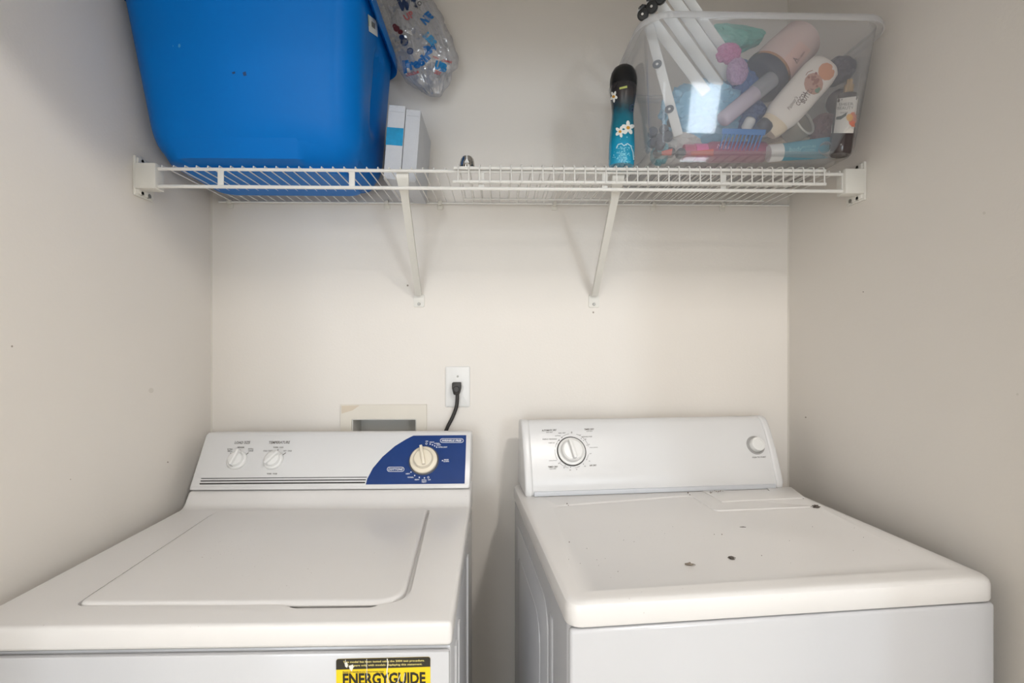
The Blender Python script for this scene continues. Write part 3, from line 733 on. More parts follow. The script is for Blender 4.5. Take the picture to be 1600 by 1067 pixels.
# diagonal support braces
for (xt, xf) in ((at(629, 290, 1.16).x, -.2165), (at(966, 290, 1.16).x, .2785)):
    bm = new()
    A = Vector((xt, 1.158, 1.694)); Bm = Vector((xt+(xf-xt)*.15, 1.195, 1.655)); C = Vector((xf, YB-.012, 1.448)); D = Vector((xf, YB-.0015, 1.436)); E_ = Vector((xf, YB-.0015, 1.414))
    rings = []
    for P, w, th, nn in ((A, .0135, .003, Vector((0, .2, 1))), (A+Vector((0, .005, -.008)), .0135, .005, Vector((0, .5, 1))), (Bm, .0088, .006, Vector((0, .65, .75))), (C, .0085, .005, Vector((0, .65, .75)))):
        nn = nn.normalized()
        rings.append([tuple(P+Vector((sx*w, 0, 0))+nn*sz*th) for sx, sz in ((-1, -1), (1, -1), (1, 1), (-1, 1))])
    loft(bm, rings); bmesh.ops.bevel(bm, geom=[e for e in bm.edges if e.calc_face_angle(0) > .8], offset=.002, segments=2, affect='EDGES')
    sb = finish('support_brace', bm, M_bracket, shelf, world=True)
    bm = new(); loft(bm, [[(xf+a, YB-.0002, 1.431+b) for a, b, _ in rr(-.0155, .0155, -.018, .018, .005, 0, 3)], [(xf+a, YB-.003, 1.431+b) for a, b, _ in rr(-.015, .015, -.0175, .0175, .005, 0, 3)]]); finish('foot_plate', bm, M_bracket, sb, world=True)
    bm = new(); loft(bm, [[(xf+a, YB-.002, 1.422+b) for a, b, _ in ell(.0048, .0048, 0, 14)], [(xf+a, YB-.0055, 1.422+b) for a, b, _ in ell(.0035, .0035, 0, 14)]]); finish('screw', bm, M_screw, sb, world=True)
for px in (361, 605, 688, 866, 1020, 1128):
    x = at(px, 318, YB).x; bm = new(); box(bm, x-.0055, x+.0055, YB-.016, YB-.0005, 1.6985, 1.7115, .002); box(bm, x-.008, x+.008, YB-.004, YB-.0004, 1.688, 1.706, .0015)
    cl = finish('wall_clip', bm, mat('clip_plastic', (222, 218, 208), .4), shelf, world=True)

# loose piece of wire rack lying on the shelf, its lip hanging over the front
RX0, RX1 = at(712, 266, 1.139).x, at(1289, 270, 1.139).x
YR = 1.1375
rack = thing('wire_rack', 'shorter loose white wire rack lying on the wire shelf under the clear bin', 'rack', (RX0, YR, 1.7035))
ZR = 1.7035
rod('front_rod', (RX0-.004, YR, ZR-.0035), (RX1, YR, ZR-.0035), .0036, M_vinyl, rack)
rod('front_rod', (RX0-.006, YR-.001, 1.6695), (RX1, YR-.001, 1.6695), .0036, M_vinyl, rack)
rod('back_rod', (RX0, 1.405, ZR+.0035), (RX1, 1.405, ZR+.0035), .0028, M_vinyl, rack)
rod('middle_rod', (RX0, 1.27, ZR+.0035), (RX1, 1.27, ZR+.0035), .0024, M_vinyl, rack)
rw = None; x = RX0+.006
while x < RX1-.004:
    if rw is None:
        bm = new(); tube(bm, [(0, -.0052, 1.666-ZR), (0, -.0052, -.006), (0, -.003, .0015), (0, .002, .0042), (0, .012, .0072), (0, 1.408-YR, .0072)], .0016, 6)
        rw = finish('wire', bm, M_vinyl, rack); rw.location = (x-RX0, 0, 0)
    else:
        o = rw.copy(); COL.objects.link(o); o.location = (x-RX0, 0, 0)
    x += .02345

SH = ZD+.0030    # top of the shelf wires
# chrome slotted dome
p = at(730, 262, 1.20)
cd = thing('chrome_cap', 'small chrome slotted dome on the left end of the wire rack', 'cap', (p.x, 1.20, ZR+.0105))
bm = new(); prof = [(.0165, 0), (.0172, .008), (.0170, .018), (.0150, .027), (.0110, .0325), (.005, .0345)]
loft(bm, [ell(r, r, z, 32) for r, z in prof]+[ell(.0001, .0001, .0348, 32)], True, False)
dome = finish('dome', bm, M_chrome, cd)
bm = new()
for k_ in range(3): tube(bm, [(0, -.0178+.0003*k_, .014), (0, -.0158, .0255), (0, -.0085, .0345), (0, 0, .0362)], .0016, 6) if k_ == 0 else None
prism(bm, [(-.006, .0135), (.006, .0135), (0, .024)], -.0182, -.0150, lambda u, v, w: (u, w, v)); finish('rib', bm, M_white, cd)
bm = new()
for k in range(9):
    a = -PI/2+(k-4)*.3; t = box(new(), -.0011, .0011, -.0008, .0006, .0005, .010); bmesh.ops.rotate(t, matrix=Matrix.Rotation(a+PI/2, 3, 'Z'), verts=t.verts, cent=(0, 0, 0)); bmesh.ops.translate(t, vec=(.0172*math.cos(a), .0172*math.sin(a), 0), verts=t.verts); merge(bm, t)
finish('slots', bm, M_black, cd)

# ------------------------------------------------------------------ blue tote
tote = thing('storage_tote', 'big blue plastic storage tote on the left end of the wire shelf', 'tote', (-.52, 1.28, SH))
def tote_ring(t, ins=0, z=None, dx=0):
    # t: 0 bottom .. 1 top
    z0, z1 = SH, 2.075
    x0 = -.766-.018*t; x1 = -.309+.030*t; y0 = 1.142-.095*t; y1 = 1.425+.008*t
    zz = z if z is not None else z0+(z1-z0)*t
    return [(max(px_, XL+.0015), py_, pz_) for px_, py_, pz_ in rr(x0+ins, x1-ins, y0+ins, y1-ins, max(.06-ins*.5, .012), zz, 8)]
bm = new(); R = []
H_ = 2.075-SH
R += [tote_ring(0, .052), tote_ring(0, .046), tote_ring(.001/H_, .0445), tote_ring(.0115/H_, .0435), tote_ring(.0125/H_, .041)]
for zz, ins in ((.0145, .036), (.020, .0255), (.028, .0165), (.038, .0095), (.050, .0045), (.064, .0015), (.080, 0)): R.append(tote_ring(zz/H_, ins))
for k in range(1, 40): R.append(tote_ring(.22+.75*k/39))
for ins, z in ((-.010, 2.046), (-.0125, 2.044), (-.014, 2.052), (-.014, 2.072), (-.012, 2.078), (-.002, 2.079), (.003, 2.075)): R.append(tote_ring(1, ins, z))
for t in (.97, .7, .4, .15): R.append(tote_ring(t, .0035))
R.append(tote_ring(.04, .02)); R.append(tote_ring(.012, .064))
loft(bm, R, True, True)
# subdivide the right side for the grip recess, push it in
for v in bm.verts: pass
bmesh.ops.subdivide_edges(bm, edges=[e for e in bm.edges if abs(e.verts[0].co.y-e.verts[1].co.y) > .1 or abs(e.verts[0].co.x-e.verts[1].co.x) > .2], cuts=14, use_grid_fill=True)
for v in bm.verts:
    x, y, z = v.co
    if x > -.33 and z < 2.035:      # vertical grip groove of the right end
        g_ = math.exp(-((y-1.262)/.026)**2)
        top_ = 1/(1+math.exp(-(z-1.84)/.012))*1/(1+math.exp((z-2.018)/.006))
        v.co.x -= .032*g_*top_
    if y < 1.17 and z < 2.04:       # gentle bow of the front and the arched foot recess
        u = (x+.522)/.2
        v.co.y -= .010*max(0, 1-u*u)*min(1, (z-SH)/.1)
        hump = .020*math.exp(-((x+.56)/.11)**2)       # pressed arch above the foot
        if z > SH+.013: v.co.y -= .012*max(0, 1-((z-SH-.013)/(.008+hump))**2)*min(1, hump/.006) if z < SH+.021+hump else 0
body = finish('body', bm, M_tote, tote, world=True, ang=50)
Tt = bvh(body)
stk = patch('sticker', [(574, 22), (588.5, 33), (589.5, 58), (575.5, 48.5)], Tt, mat('sticker_white', (225, 228, 225), .5), body, 5, .0012, 'small white and green price sticker')
if stk:
    Ts = bvh(stk)
    patch('sticker_edge', [(574, 22), (576, 23.5), (577.5, 49.5), (575.5, 48)], Ts, mat('sticker_green', (120, 170, 70), .5), stk, 3, .0004)
    strokes([([(580.5+k*1.1, 33+k*.9), (581+k*1.1, 42+k*.9)], .6) for k in range(5)]+[([(579, 50), (587, 55)], .7)], Ts, M_dark_ink, stk, 'sticker_print', .0006)
M_scuff = mat('pale_scuff', (60, 150, 205), .5); M_scuffd = mat('dark_scuff', (12, 62, 112), .6)
blob('scuff', [(279, 69), (281.5, 68.5), (282.5, 72), (280.5, 75), (278.5, 73)], Tt, M_scuff, body, .0004); blob('scuff', [(270, 71), (271, 70.6), (271.2, 72.5), (270.2, 73)], Tt, M_scuff, body, .0004)
blob('scuff', [(362, 113), (367, 111.5), (368, 114.5), (364, 116)], Tt, M_scuffd, body, .0004); blob('scuff', [(379, 113.5), (384, 111.5), (385.5, 118), (381, 119)], Tt, M_scuffd, body, .0004)

# ------------------------------------------------------------------ crumpled plastic bag hanging beside the tote
bagt = thing('plastic_bag', 'crumpled clear plastic bag with blue and red print hanging beside the blue tote', 'bag', at(650, 60, 1.36))
rows = [(-60, 560, 640, .03), (-30, 575, 655, .035), (0, 590, 672, .038), (25, 600, 688, .040), (50, 606, 700, .042), (72, 611, 708, .042), (92, 616, 714, .040), (104, 620, 711, .036), (116, 627, 703, .032), (130, 640, 698, .026), (140, 655, 694, .018), (149, 668, 688, .008)]
bm = new(); rings = []; NB = 96; YBG = 1.375
def interp(y):
    for a, b in zip(rows, rows[1:]):
        if a[0] <= y <= b[0]:
            t = (y-a[0])/(b[0]-a[0]); t2 = t
            return [a[k]+(b[k]-a[k])*t2 for k in (1, 2, 3)]
    return rows[-1][1:]
NR = 80
for j in range(NR+1):
    y = -60+(149+60)*j/NR; l, r_, th = interp(y); c0 = at((l+r_)/2, y, YBG); hw = (at(r_, y, YBG).x-at(l, y, YBG).x)/2
    ring = []
    for k in range(NB):
        a = 2*PI*k/NB; q = Vector((c0.x+hw*math.cos(a), YBG+th*math.sin(a), c0.z))
        s = q*15
        def ridge(p): return 1-2*abs(noise.noise(p))
        d = .6*ridge(s+Vector((3, 1, 7)))+.35*ridge(s*2.1)+.2*ridge(s*4.3)-.45
        n = Vector((math.cos(a)*.6, math.sin(a), 0)).normalized()
        q = q+n*d*.016*min(1, .3+th/.04)+Vector((0, 0, noise.noise(s*.8)*.006))
        q.y = min(q.y, YB-.004)
        ring.append(tuple(q))
    rings.append(ring)
loft(bm, rings, True, True)
# soft loose folds inside, so the bag reads as layered film
bag = finish('film', bm, film('clear_film', (232, 234, 240), .70, .12, .12, .5), bagt, world=True, ang=22)
bm = new(); rings2 = []
for j in range(0, NR+1, 2):
    y = -60+(140+60)*j/NR; l, r_, th = interp(y); c0 = at((l+r_)/2, y, YBG); hw = (at(r_, y, YBG).x-at(l, y, YBG).x)/2*.85
    rings2.append([tuple(Vector((c0.x+hw*(2*k/40-1), YBG+.012*noise.noise(Vector((k*.25, j*.14, 2)))*2.4+.010*(1-2*abs(noise.noise(Vector((k*.13, j*.09, 9))))), c0.z))) for k in range(41)])
loft(bm, rings2, False, False, closed=False)
finish('inner_fold', bm, film('clear_fold', (226, 228, 236), .55, .10, .16, .5), bagt, world=True, ang=22)
Tb = bvh(bag)
M_bagblue = mat('bag_blue', (18, 96, 160), .35); M_bagred = mat('bag_red', (176, 44, 52), .4); M_baglight = mat('bag_light_blue', (60, 140, 188), .35); M_bagnavy = mat('bag_navy', (16, 44, 84), .4)
write([('F', 635, 104, 10, 20, 8, 0, .08), ('r', 643.5, 102.5, 9, 13, 14, 0, .08), ('e', 651, 101, 10, 13, 20, 0, .08), ('s', 658.5, 97, 9, 13, 35, 0, .08), ('h', 664.5, 89.5, 10, 15, 45, 0, .08), ('B', 669, 78.5, 13, 14, 15, 0, .08), ('a', 677, 75, 8, 11, 5, 0, .08)], Tb, M_bagblue, bagt, off=.0012)
write([('U', 684, 102, 8, 14, -15, 0, .08), ('B', 693, 105.5, 11, 14, -18, 0, .08)], Tb, mat('bag_cyan', (20, 120, 178), .35), bagt, off=.0012)
write([('L', 667, 56, 8, 11, -48, 0, .08), ('E', 672, 61, 8, 11, -48, 0, .08), ('S', 677, 67, 8, 11, -48, 0, .08)], Tb, M_baglight, bagt, off=.0012)
write([('N', 663.5, 32, 9, 14, 42, 0, .08), ('E', 670, 25, 9, 14, 42, 0, .08)], Tb, M_bagblue, bagt, off=.0012)
write([('W', 632, 8, 22, 18, 8, 0, .12), ('T', 648, 4, 9, 16, 20, 0, .12)], Tb, M_bagnavy, bagt, off=.0012)
write([('YO', 653, 8, 13, 7, 45, 0, 0)], Tb, M_dark_ink, bagt, off=.0016)
write([('UP', 639, 25, 15, 11, 30, 0, .03)], Tb, mat('bag_red_pale', (170, 80, 86), .5), bagt, off=.0012)
write([('COLOUR', 645, 115, 20, 4.5, 14, .2, .02), ('CHASE', 698.5, 96, 16, 3.5, -14, .2, .02), ('YOU', 681, 90, 10, 3, -20, .2, .02), ('DOT', 684, 114, 9, 6, -25, 0, .02)], Tb, M_bagred, bagt, off=.0012)
dots([(620, 45, 5), (617, 41, 3.5), (626, 50, 4)], 4, Tb, mat('bag_dark_red', (92, 30, 44), .5), bagt, 'print_patch', .0012)
dots([(632, 66, 6), (641, 80, 5), (628, 58, 4)], 4, Tb, mat('bag_deep_blue', (34, 60, 104), .5), bagt, 'print_patch', .0009)

# ------------------------------------------------------------------ white boxed set beside the tote
P = at(597, 283, 1.244); bx = thing('white_box', 'white linen-textured box with a blue band leaning against the blue tote', 'box', mtx=Matrix.Translation((P.x+.003, 1.244, SH)) @ Matrix.Rotation(math.radians(4.2), 4, 'Y'))
bm = new(); box(bm, .0005, .041, -.004, .195, .003, .182, .0015); lidp = finish('lid', bm, M_box, bx)
bm = new(); box(bm, .0420, .0775, 0, .193, .0005, .1765, .0015); bs = finish('base', bm, M_box, bx)
bm = new(); box(bm, .0408, .0422, .002, .19, .004, .174); finish('seam', bm, M_gap, bx)
bm = new(); box(bm, .0002, .0405, -.0046, -.0034, .085, .1275); finish('blue_band', bm, M_bluefoil, bx)
bm = new(); box(bm, .003, .038, -.0046, -.0036, .1655, .1663); box(bm, .045, .075, -.0006, .0004, .1605, .1613); finish('crease', bm, mat('crease_grey', (180, 182, 188), .8), bx)

# ------------------------------------------------------------------ aerosol air freshener
pc = at(975, 262, 1.19)
MX = Matrix.Translation((.2855, 1.160, ZR+.0095)) @ Matrix.Diagonal((.95, .95, .955, 1)) @ Matrix.Rotation(math.radians(1.5), 4, 'Y')
can = thing('air_freshener', 'turquoise aerosol air freshener with a black domed cap beside the clear bin', 'spray can', mtx=MX)
M_can = bpy.data.materials.new('can_print'); M_can.use_nodes = True; nt = M_can.node_tree; b = nt.nodes['Principled BSDF']; b.inputs['Roughness'].default_value = .22; b.inputs['Coat Weight'].default_value = .3
tc = nt.nodes.new('ShaderNodeTexCoord'); sx = nt.nodes.new('ShaderNodeSeparateXYZ'); nt.links.new(tc.outputs['Object'], sx.inputs[0])
nz = nt.nodes.new('ShaderNodeTexNoise'); nz.inputs['Scale'].default_value = 60; nt.links.new(tc.outputs['Object'], nz.inputs[0])
ad = nt.nodes.new('ShaderNodeMath'); ad.operation = 'MULTIPLY_ADD'; ad.inputs[1].default_value = .03; nt.links.new(nz.outputs['Fac'], ad.inputs[0]); nt.links.new(sx.outputs['Z'], ad.inputs[2])
mr = nt.nodes.new('ShaderNodeMapRange'); mr.inputs['From Min'].default_value = 0; mr.inputs['From Max'].default_value = .20; nt.links.new(ad.outputs[0], mr.inputs[0])
cr = nt.nodes.new('ShaderNodeValToRGB'); nt.links.new(mr.outputs[0], cr.inputs[0]); nt.links.new(cr.outputs[0], b.inputs['Base Color'])
e = cr.color_ramp.elements; e[0].position = 0; e[0].color = lin((28, 160, 200)); e[1].position = 1; e[1].color = lin((40, 38, 40))
for pos, c in ((.30, (24, 150, 188)), (.48, (20, 118, 140)), (.66, (22, 98, 118)), (.76, (44, 60, 66)), (.9, (52, 46, 46))):
    n_ = e.new(pos); n_.color = lin(c)
bm = new(); lathe(bm, [(.0285, 0), (.0298, .004), (.0305, .02), (.0305, .05), (.0285, .085), (.0262, .11), (.0255, .125), (.0270, .145), (.0300, .165), (.0312, .178), (.0312, .1905)], 40)
cb = finish('can_body', bm, M_can, can, ang=50)
bm = new(); lathe(bm, [(.0318, .1905), (.0322, .196), (.0318, .209), (.0290, .222), (.0235, .232), (.015, .2385), (.006, .2405)], 40); finish('cap', bm, M_black, can, ang=50)
Tc = bvh(cb)
M_petal = mat('petal', (232, 232, 226), .5); M_core = mat('petal_core', (206, 150, 50), .5)
def flower(x, y, r, T, parent, k=1.0, rot=90, pet=M_petal):
    for i in range(5):
        a = math.radians(rot+72*i); px, py = x+math.cos(a)*r*.6*k, y-math.sin(a)*r*.6
        poly = []
        for j in range(10):
            t = 2*PI*j/10; u, v = math.cos(t)*r*.52, math.sin(t)*r*.32
            poly.append((px+(u*math.cos(a)-v*math.sin(a))*k, py-(u*math.sin(a)+v*math.cos(a))))
        blob('petal', poly, T, pet, parent, .0007+.00012*i)
    dots([(x, y, r*.26)], 1, T, M_core, parent, 'flower_core', .0016)
flower(981, 200, 10.5, Tc, cb, .85); flower(969, 206, 8.5, Tc, cb, .85, 70)
flower(959.5, 151, 8.5, Tc, cb, .6, 60)
write([('G', 986.5, 169, 7.5, 12, 10, .3, 0), ('e', 991.8, 162.5, 3, 5, 30, .3, 0)], Tc, mat('logo_navy', (30, 44, 84), .4), cb, off=.0012)
None and blob('glow_patch', [(983+8*math.cos(t*.5), 169-12*math.sin(t*.5)) for t in range(0, 12)], Tc, mat('pale_patch', (120, 140, 150), .4), cb, .0006)
patch('green_tag', [(968, 137), (979.5, 134), (980, 137.5), (968, 140)], Tc, mat('tag_green', (170, 176, 92), .5), cb, 6, .0011)
M_foam = mat('foam_print', (120, 205, 226), .4)
rnd = random.Random(9)
dots([(974+rnd.gauss(0, 6.5), 243+rnd.gauss(0, 11), rnd.uniform(.4, 1.3)) for k in range(130)], 1, Tc, M_foam, cb, 'droplet_print', .0008, 6)
strokes([([(963.5, 232), (966, 226), (971, 224.5), (975, 228), (980, 224.5), (985, 228), (988.5, 238), (989.5, 250)], 1.6)], Tc, mat('foam_white', (190, 225, 235), .4), cb, 'swirl_print', .001, 3)

# ------------------------------------------------------------------ clear storage bin
M_bin = film('frosted_plastic', (236, 239, 244), .83, .008, .05, .6)
M_rim = film('frosted_rim', (252, 252, 253), .42, .03, .10, .6)
ZB = ZR+.0095
binn = thing('clear_bin', 'translucent plastic storage bin full of toiletries on the right end of the shelf', 'bin', (.55, 1.28, ZB))
BT = 1.983
def bring(t, ins=0, z=None, r=.036):
    x0 = .334-.026*t; x1 = .792+.020*t; y0 = 1.094-.058*t; y1 = 1.380-.002*t
    return rr(x0+ins, x1-ins, y0+ins, y1-ins, max(r+.018*t-ins, .01), z if z is not None else ZB+(BT-ZB)*t, 8)
bm = new(); R = []
# foot plinth, then the body with a rounded lower edge
R += [bring(0, .032, ZB), bring(0, .030, ZB+.010), bring(0, .022, ZB+.0115)]
for t, i in ((.045, .0075), (.06, .0035), (.08, .0012), (.11, 0)): R.append(bring(t, i))
for k in range(1, 9): R.append(bring(.11+.80*k/8))
R.append(bring(.955, 0)); R.append(bring(1, 0, BT-.004))
O = R; I = [bring(1, .0018, BT-.004), bring(.955, .0018)]+[bring(.11+.80*k/8, .0018) for k in range(8, 0, -1)]+[bring(.11, .0018), bring(.08, .003), bring(.06, .0055), bring(.05, .010)]
loft(bm, O+I)
bbody = finish('body', bm, M_bin, binn, world=True, ang=40)
bm = new()
loft(bm, [bring(1, 0.0006, BT-.008), bring(1, -.0095, BT-.008), bring(1, -.011, BT-.015), bring(1, -.0128, BT-.015), bring(1, -.0125, BT-.006), bring(1, -.011, BT-.001), bring(1, -.008, BT+.001), bring(1, .0, BT+.001), bring(1, .0006, BT-.002)], False, False)
bbm = finish('rim', bm, M_rim, binn, world=True, ang=60)

# contents ----------------------------------------------------------------
def axis_mtx(A, B, roll=0):
    A, B = Vector(A), Vector(B); z = (B-A).normalized(); to = (CAM-A); y = -(to-z*to.dot(z)).normalized(); x = y.cross(z)
    M = Matrix.Identity(4)
    for i in range(3): M[i][0], M[i][1], M[i][2], M[i][3] = x[i], y[i], z[i], A[i]
    return M @ Matrix.Rotation(roll, 4, 'Z')
def lying(name, label, cat, A, B, group=None, roll=0):
    t = thing(name, label, cat, mtx=axis_mtx(A, B, roll), group=group); t['len'] = (Vector(B)-Vector(A)).length; return t, t['len']
def lobj(name, prof, m, parent, n=28, ry=1.0, p=1.0, ang=50, label=None):
    bm = new(); lathe(bm, prof, n, ry, p); return finish(name, bm, m, parent, ang=ang, label=label)

CS = .045
def ac(px, py, Y): return at(px, py, Y-CS)      # contents stand this much nearer the front
# white cocoa butter lotion bottle, upside down
t, L = lying('lotion_bottle', 'white cocoa butter lotion bottle lying aslant in the clear bin', 'bottle', ac(1204, 200, 1.19), ac(1293, 99, 1.165))
body_ = lobj('bottle_body', [(.020, .012), (.031, .018), (.0365, .035), (.038, .07), (.0375, L-.03), (.034, L-.010), (.026, L-.002), (.015, L)], mat('lotion_white', (236, 228, 220), .4), t, ry=.62, p=.85)
lobj('cap', [(.022, -.012), (.026, -.006), (.030, .008), (.030, .0175)], mat('cream_cap', (234, 216, 188), .4), t, ry=.62, p=.85)
T = bvh(body_)
write([('COCOA', 1252, 154, 24, 7.5, 57, 0, .02), ('BUTTER', 1261, 149, 27, 7.5, 57, 0, .02), ("Palmer's", 1238, 161, 24, 6, 57, .2, 0)], T, mat('brown_ink', (96, 66, 60), .5), body_)
M_or = mat('orange_print', (214, 142, 100), .5); M_br = mat('brown_print', (150, 84, 66), .5)
blob('fruit_print', [(1291+13*math.cos(k*.6), 112+14*math.sin(k*.6)) for k in range(10)], T, M_or, body_, .0005)
blob('pod_print', [(1271+15*math.cos(k*.52), 131+17*math.sin(k*.52)) for k in range(12)], T, mat('pod_pink', (190, 140, 122), .5), body_, .0007)
dots([(1272+rnd.gauss(0, 5), 126+rnd.gauss(0, 5), 2.2) for k in range(14)], 2, T, M_br, body_, 'seed_print', .0011)
dots([(1276, 142, 3.5), (1279, 139, 2.5)], 3, T, mat('leaf_print', (96, 140, 110), .5), body_, 'leaf_print', .0012)
strokes([([(1259+k*0, 118), (1262, 113), (1270, 110)], 1)], T, M_br, body_)
# pink jar with dark lid
t, L = lying('pink_jar', 'large pale pink cream jar with a dark lid in the clear bin', 'jar', ac(1194, 121, 1.235), ac(1248, 66, 1.25))
jb = lobj('jar_body', [(.052, .014), (.054, .03), (.053, .07), (.049, L+.004), (.040, L+.014), (.02, L+.017)], mat('pink_jar_glass', (238, 210, 204), .25), t, n=36)
lobj('lid', [(.050, -.022), (.054, -.018), (.055, .008)], mat('navy_lid', (36, 44, 66), .35), t, n=36)
lobj('copper_ring', [(.0556, .008), (.0560, .0145)], mat('copper', (214, 160, 120), .25, metal=1), t, n=36)
T = bvh(jb)
patch('label', [(1217, 100), (1250, 64), (1267, 78), (1238, 118)], T, mat('jar_label', (238, 196, 184), .5), jb, 8, .0005, 'pink paper label')
write([('A', 1242, 93, 6, 8, 55, 0, 0), ('BODY CREAM', 1250, 90, 22, 3, 55, 0, 0)], T, mat('jar_ink', (90, 60, 62), .5), jb, off=.001)
# clear tube bottle
t, L = lying('spray_tube', 'slim clear bottle with a transparent cap lying across the middle of the clear bin', 'bottle', ac(1127, 189, 1.185), ac(1207, 123, 1.18))
tb = lobj('tube_body', [(.012, 0), (.0165, .004), (.0175, .012), (.0175, L*.66), (.014, L*.68)], mat('lilac_plastic', (204, 192, 208), .2), t)
lobj('clear_cap', [(.0185, L*.66), (.0190, L*.98), (.017, L)], film('cap_clear', (205, 208, 216), .45, .12, .08), t)
# mist bottle with gold pump
t, L = lying('mist_bottle', 'dark mist bottle with floral white label and gold pump in the clear bin', 'bottle', ac(1312, 243, 1.150), ac(1325, 146, 1.147))
mb = lobj('bottle_body', [(.018, 0), (.021, .004), (.022, .02), (.022, L-.02), (.020, L-.006), (.010, L)], mat('dark_glass', (62, 52, 52), .15), t)
lobj('pump', [(.0095, L), (.0095, L+.017), (.006, L+.018), (.006, L+.029), (.004, L+.030)], M_gold, t)
T = bvh(mb)
patch('label', [(1304, 155), (1341, 150), (1333, 208), (1299, 208)], T, mat('mist_label', (226, 220, 212), .5), mb, 8, .0005, 'white paper label')
write([('SHEER', 1322, 163, 22, 4.5, 2, 0, 0), ('BEAUTY', 1321, 169, 24, 4.5, 2, 0, 0), ('mist', 1319, 176, 12, 3, 2, .2, 0)], T, M_grey_ink, mb, off=.001)
blob('flower_print', [(1333+8*math.cos(k*.63), 187+12*math.sin(k*.63)) for k in range(10)], T, mat('coral_print', (226, 120, 84), .5), mb, .001)
blob('flower_print', [(1327+5*math.cos(k*.63), 184+6*math.sin(k*.63)) for k in range(10)], T, mat('yellow_print', (232, 176, 90), .5), mb, .0013)
blob('leaf_print', [(1307, 183), (1315, 181), (1323, 176), (1322, 181), (1314, 187), (1307, 187)], T, mat('leaf_dark', (44, 56, 48), .5), mb, .001)
# round mirror behind the mist bottle
t, L = lying('round_compact', 'round dark compact with a silver rim standing behind the mist bottle', 'compact', ac(1313, 160, 1.212), ac(1311, 160, 1.200))
lobj('case', [(.027, 0), (.0285, .004), (.0275, .010), (.024, .012)], mat('dark_case', (70, 52, 60), .3), t, n=40)
bm = new(); loft(bm, [ell(.0285, .0285, .002, 48), ell(.0305, .0305, .006, 48), ell(.0285, .0285, .010, 48)], False, False); finish('rim', bm, mat('silver_rim', (196, 194, 190), .3, metal=.3), t)
# navy cosmetic pouch
def crumple(name, label, cat, c, sx, sy, sz, m, seed, amp=.35, fr=2.0, mtx=None, flare=0):
    bm = new(); bmesh.ops.create_icosphere(bm, subdivisions=5, radius=1)
    for v in bm.verts:
        q = v.co.copy(); s = q*fr+Vector((seed*3.1, seed, 0))
        d = .5*(1-2*abs(noise.noise(s)))+.3*(1-2*abs(noise.noise(s*2.1)))+.15*(1-2*abs(noise.noise(s*4.3)))
        q = q*(1+amp*(d-.3)); v.co = Vector((q.x*sx*(1+flare*q.z), q.y*sy*(1-.5*flare*q.z), (q.z+abs(flare)*.35*abs(q.x)*max(0, q.z))*sz))
    if mtx: bmesh.ops.transform(bm, matrix=mtx, verts=bm.verts)
    o = finish(name, bm, m, None, ang=25); o.location = c; tag(o, label, cat); return o
crumple('cosmetic_pouch', 'navy fabric pouch lying behind the lotion bottle in the clear bin', 'pouch', ac(1306, 112, 1.20), .038, .035, .027, mat('navy_fabric', (48, 54, 76), .7), 2, .25, 1.6, Matrix.Rotation(-.25, 4, 'Y'))
# hair dryer style dark knob at the right end of the pouch
# round glass jar
t, L = lying('glass_jar', 'smoky glass jar with a bright rim lying under the lotion bottle', 'jar', ac(1228, 208, 1.24), ac(1258, 188, 1.20))
lobj('jar_body', [(.028, 0), (.033, .004), (.034, L*.8), (.031, L*.9)], mat('smoke_glass', (140, 132, 118), .15), t, n=32)
bm = new(); loft(bm, [ell(.0312, .0312, L*.9, 36), ell(.0345, .0345, L*.93, 36), ell(.0335, .0335, L*1.0, 36), ell(.029, .029, L*.97, 36)], False, False); finish('rim', bm, mat('pale_rim', (214, 210, 200), .2), t)
# teal tube with white cap
t, L = lying('cream_tube', 'teal squeeze tube with a white cap lying on the bottom right of the clear bin', 'tube', ac(1200, 240, 1.185), ac(1291, 231, 1.175))
bm = new(); loft(bm, [ell(.0185, .0170, L*.22, 28), ell(.0195, .0165, L*.35, 28), ell(.0215, .010, L*.75, 28), ell(.0225, .0020, L, 28), ell(.0225, .0016, L+.006, 28)]); tu = finish('tube_body', bm, mat('teal_plastic', (58, 148, 172), .35), t)
lobj('cap', [(.0175, 0), (.0190, .002), (.0190, L*.22)], M_white, t)
T = bvh(tu)
write([('body', 1243, 234, 20, 9, 5, .2, 0), ('MOISTURE\nLOTION', 1264, 232, 22, 9, 5, 0, 0)], T, mat('tube_ink', (150, 205, 215), .5), tu)
# small clear caps
t, L = lying('clear_vial', 'small clear open cylinder lying at the right end of the teal tube', 'vial', ac(1303, 240, 1.19), ac(1289, 231, 1.160))
bm = new(); loft(bm, [ell(.012, .012, 0, 24), ell(.0135, .0135, .003, 24), ell(.0138, .0138, L, 24), ell(.0122, .0122, L, 24), ell(.0120, .0120, .005, 24)]); finish('wall', bm, film('cap_clear', (205, 208, 216), .45, .12, .08), t)
# red lotion with gold cap
t, L = lying('red_bottle', 'small red bottle with a gold cap on the floor of the clear bin, right corner', 'bottle', ac(1306, 224, 1.190), ac(1310, 244, 1.182))
lobj('bottle_body', [(.014, -.012), (.020, -.008), (.0215, L*.5), (.018, L*.62)], mat('coral_red', (206, 72, 64), .35), t)
lobj('cap', [(.0165, L*.62), (.0165, L-.002), (.014, L)], M_gold, t)
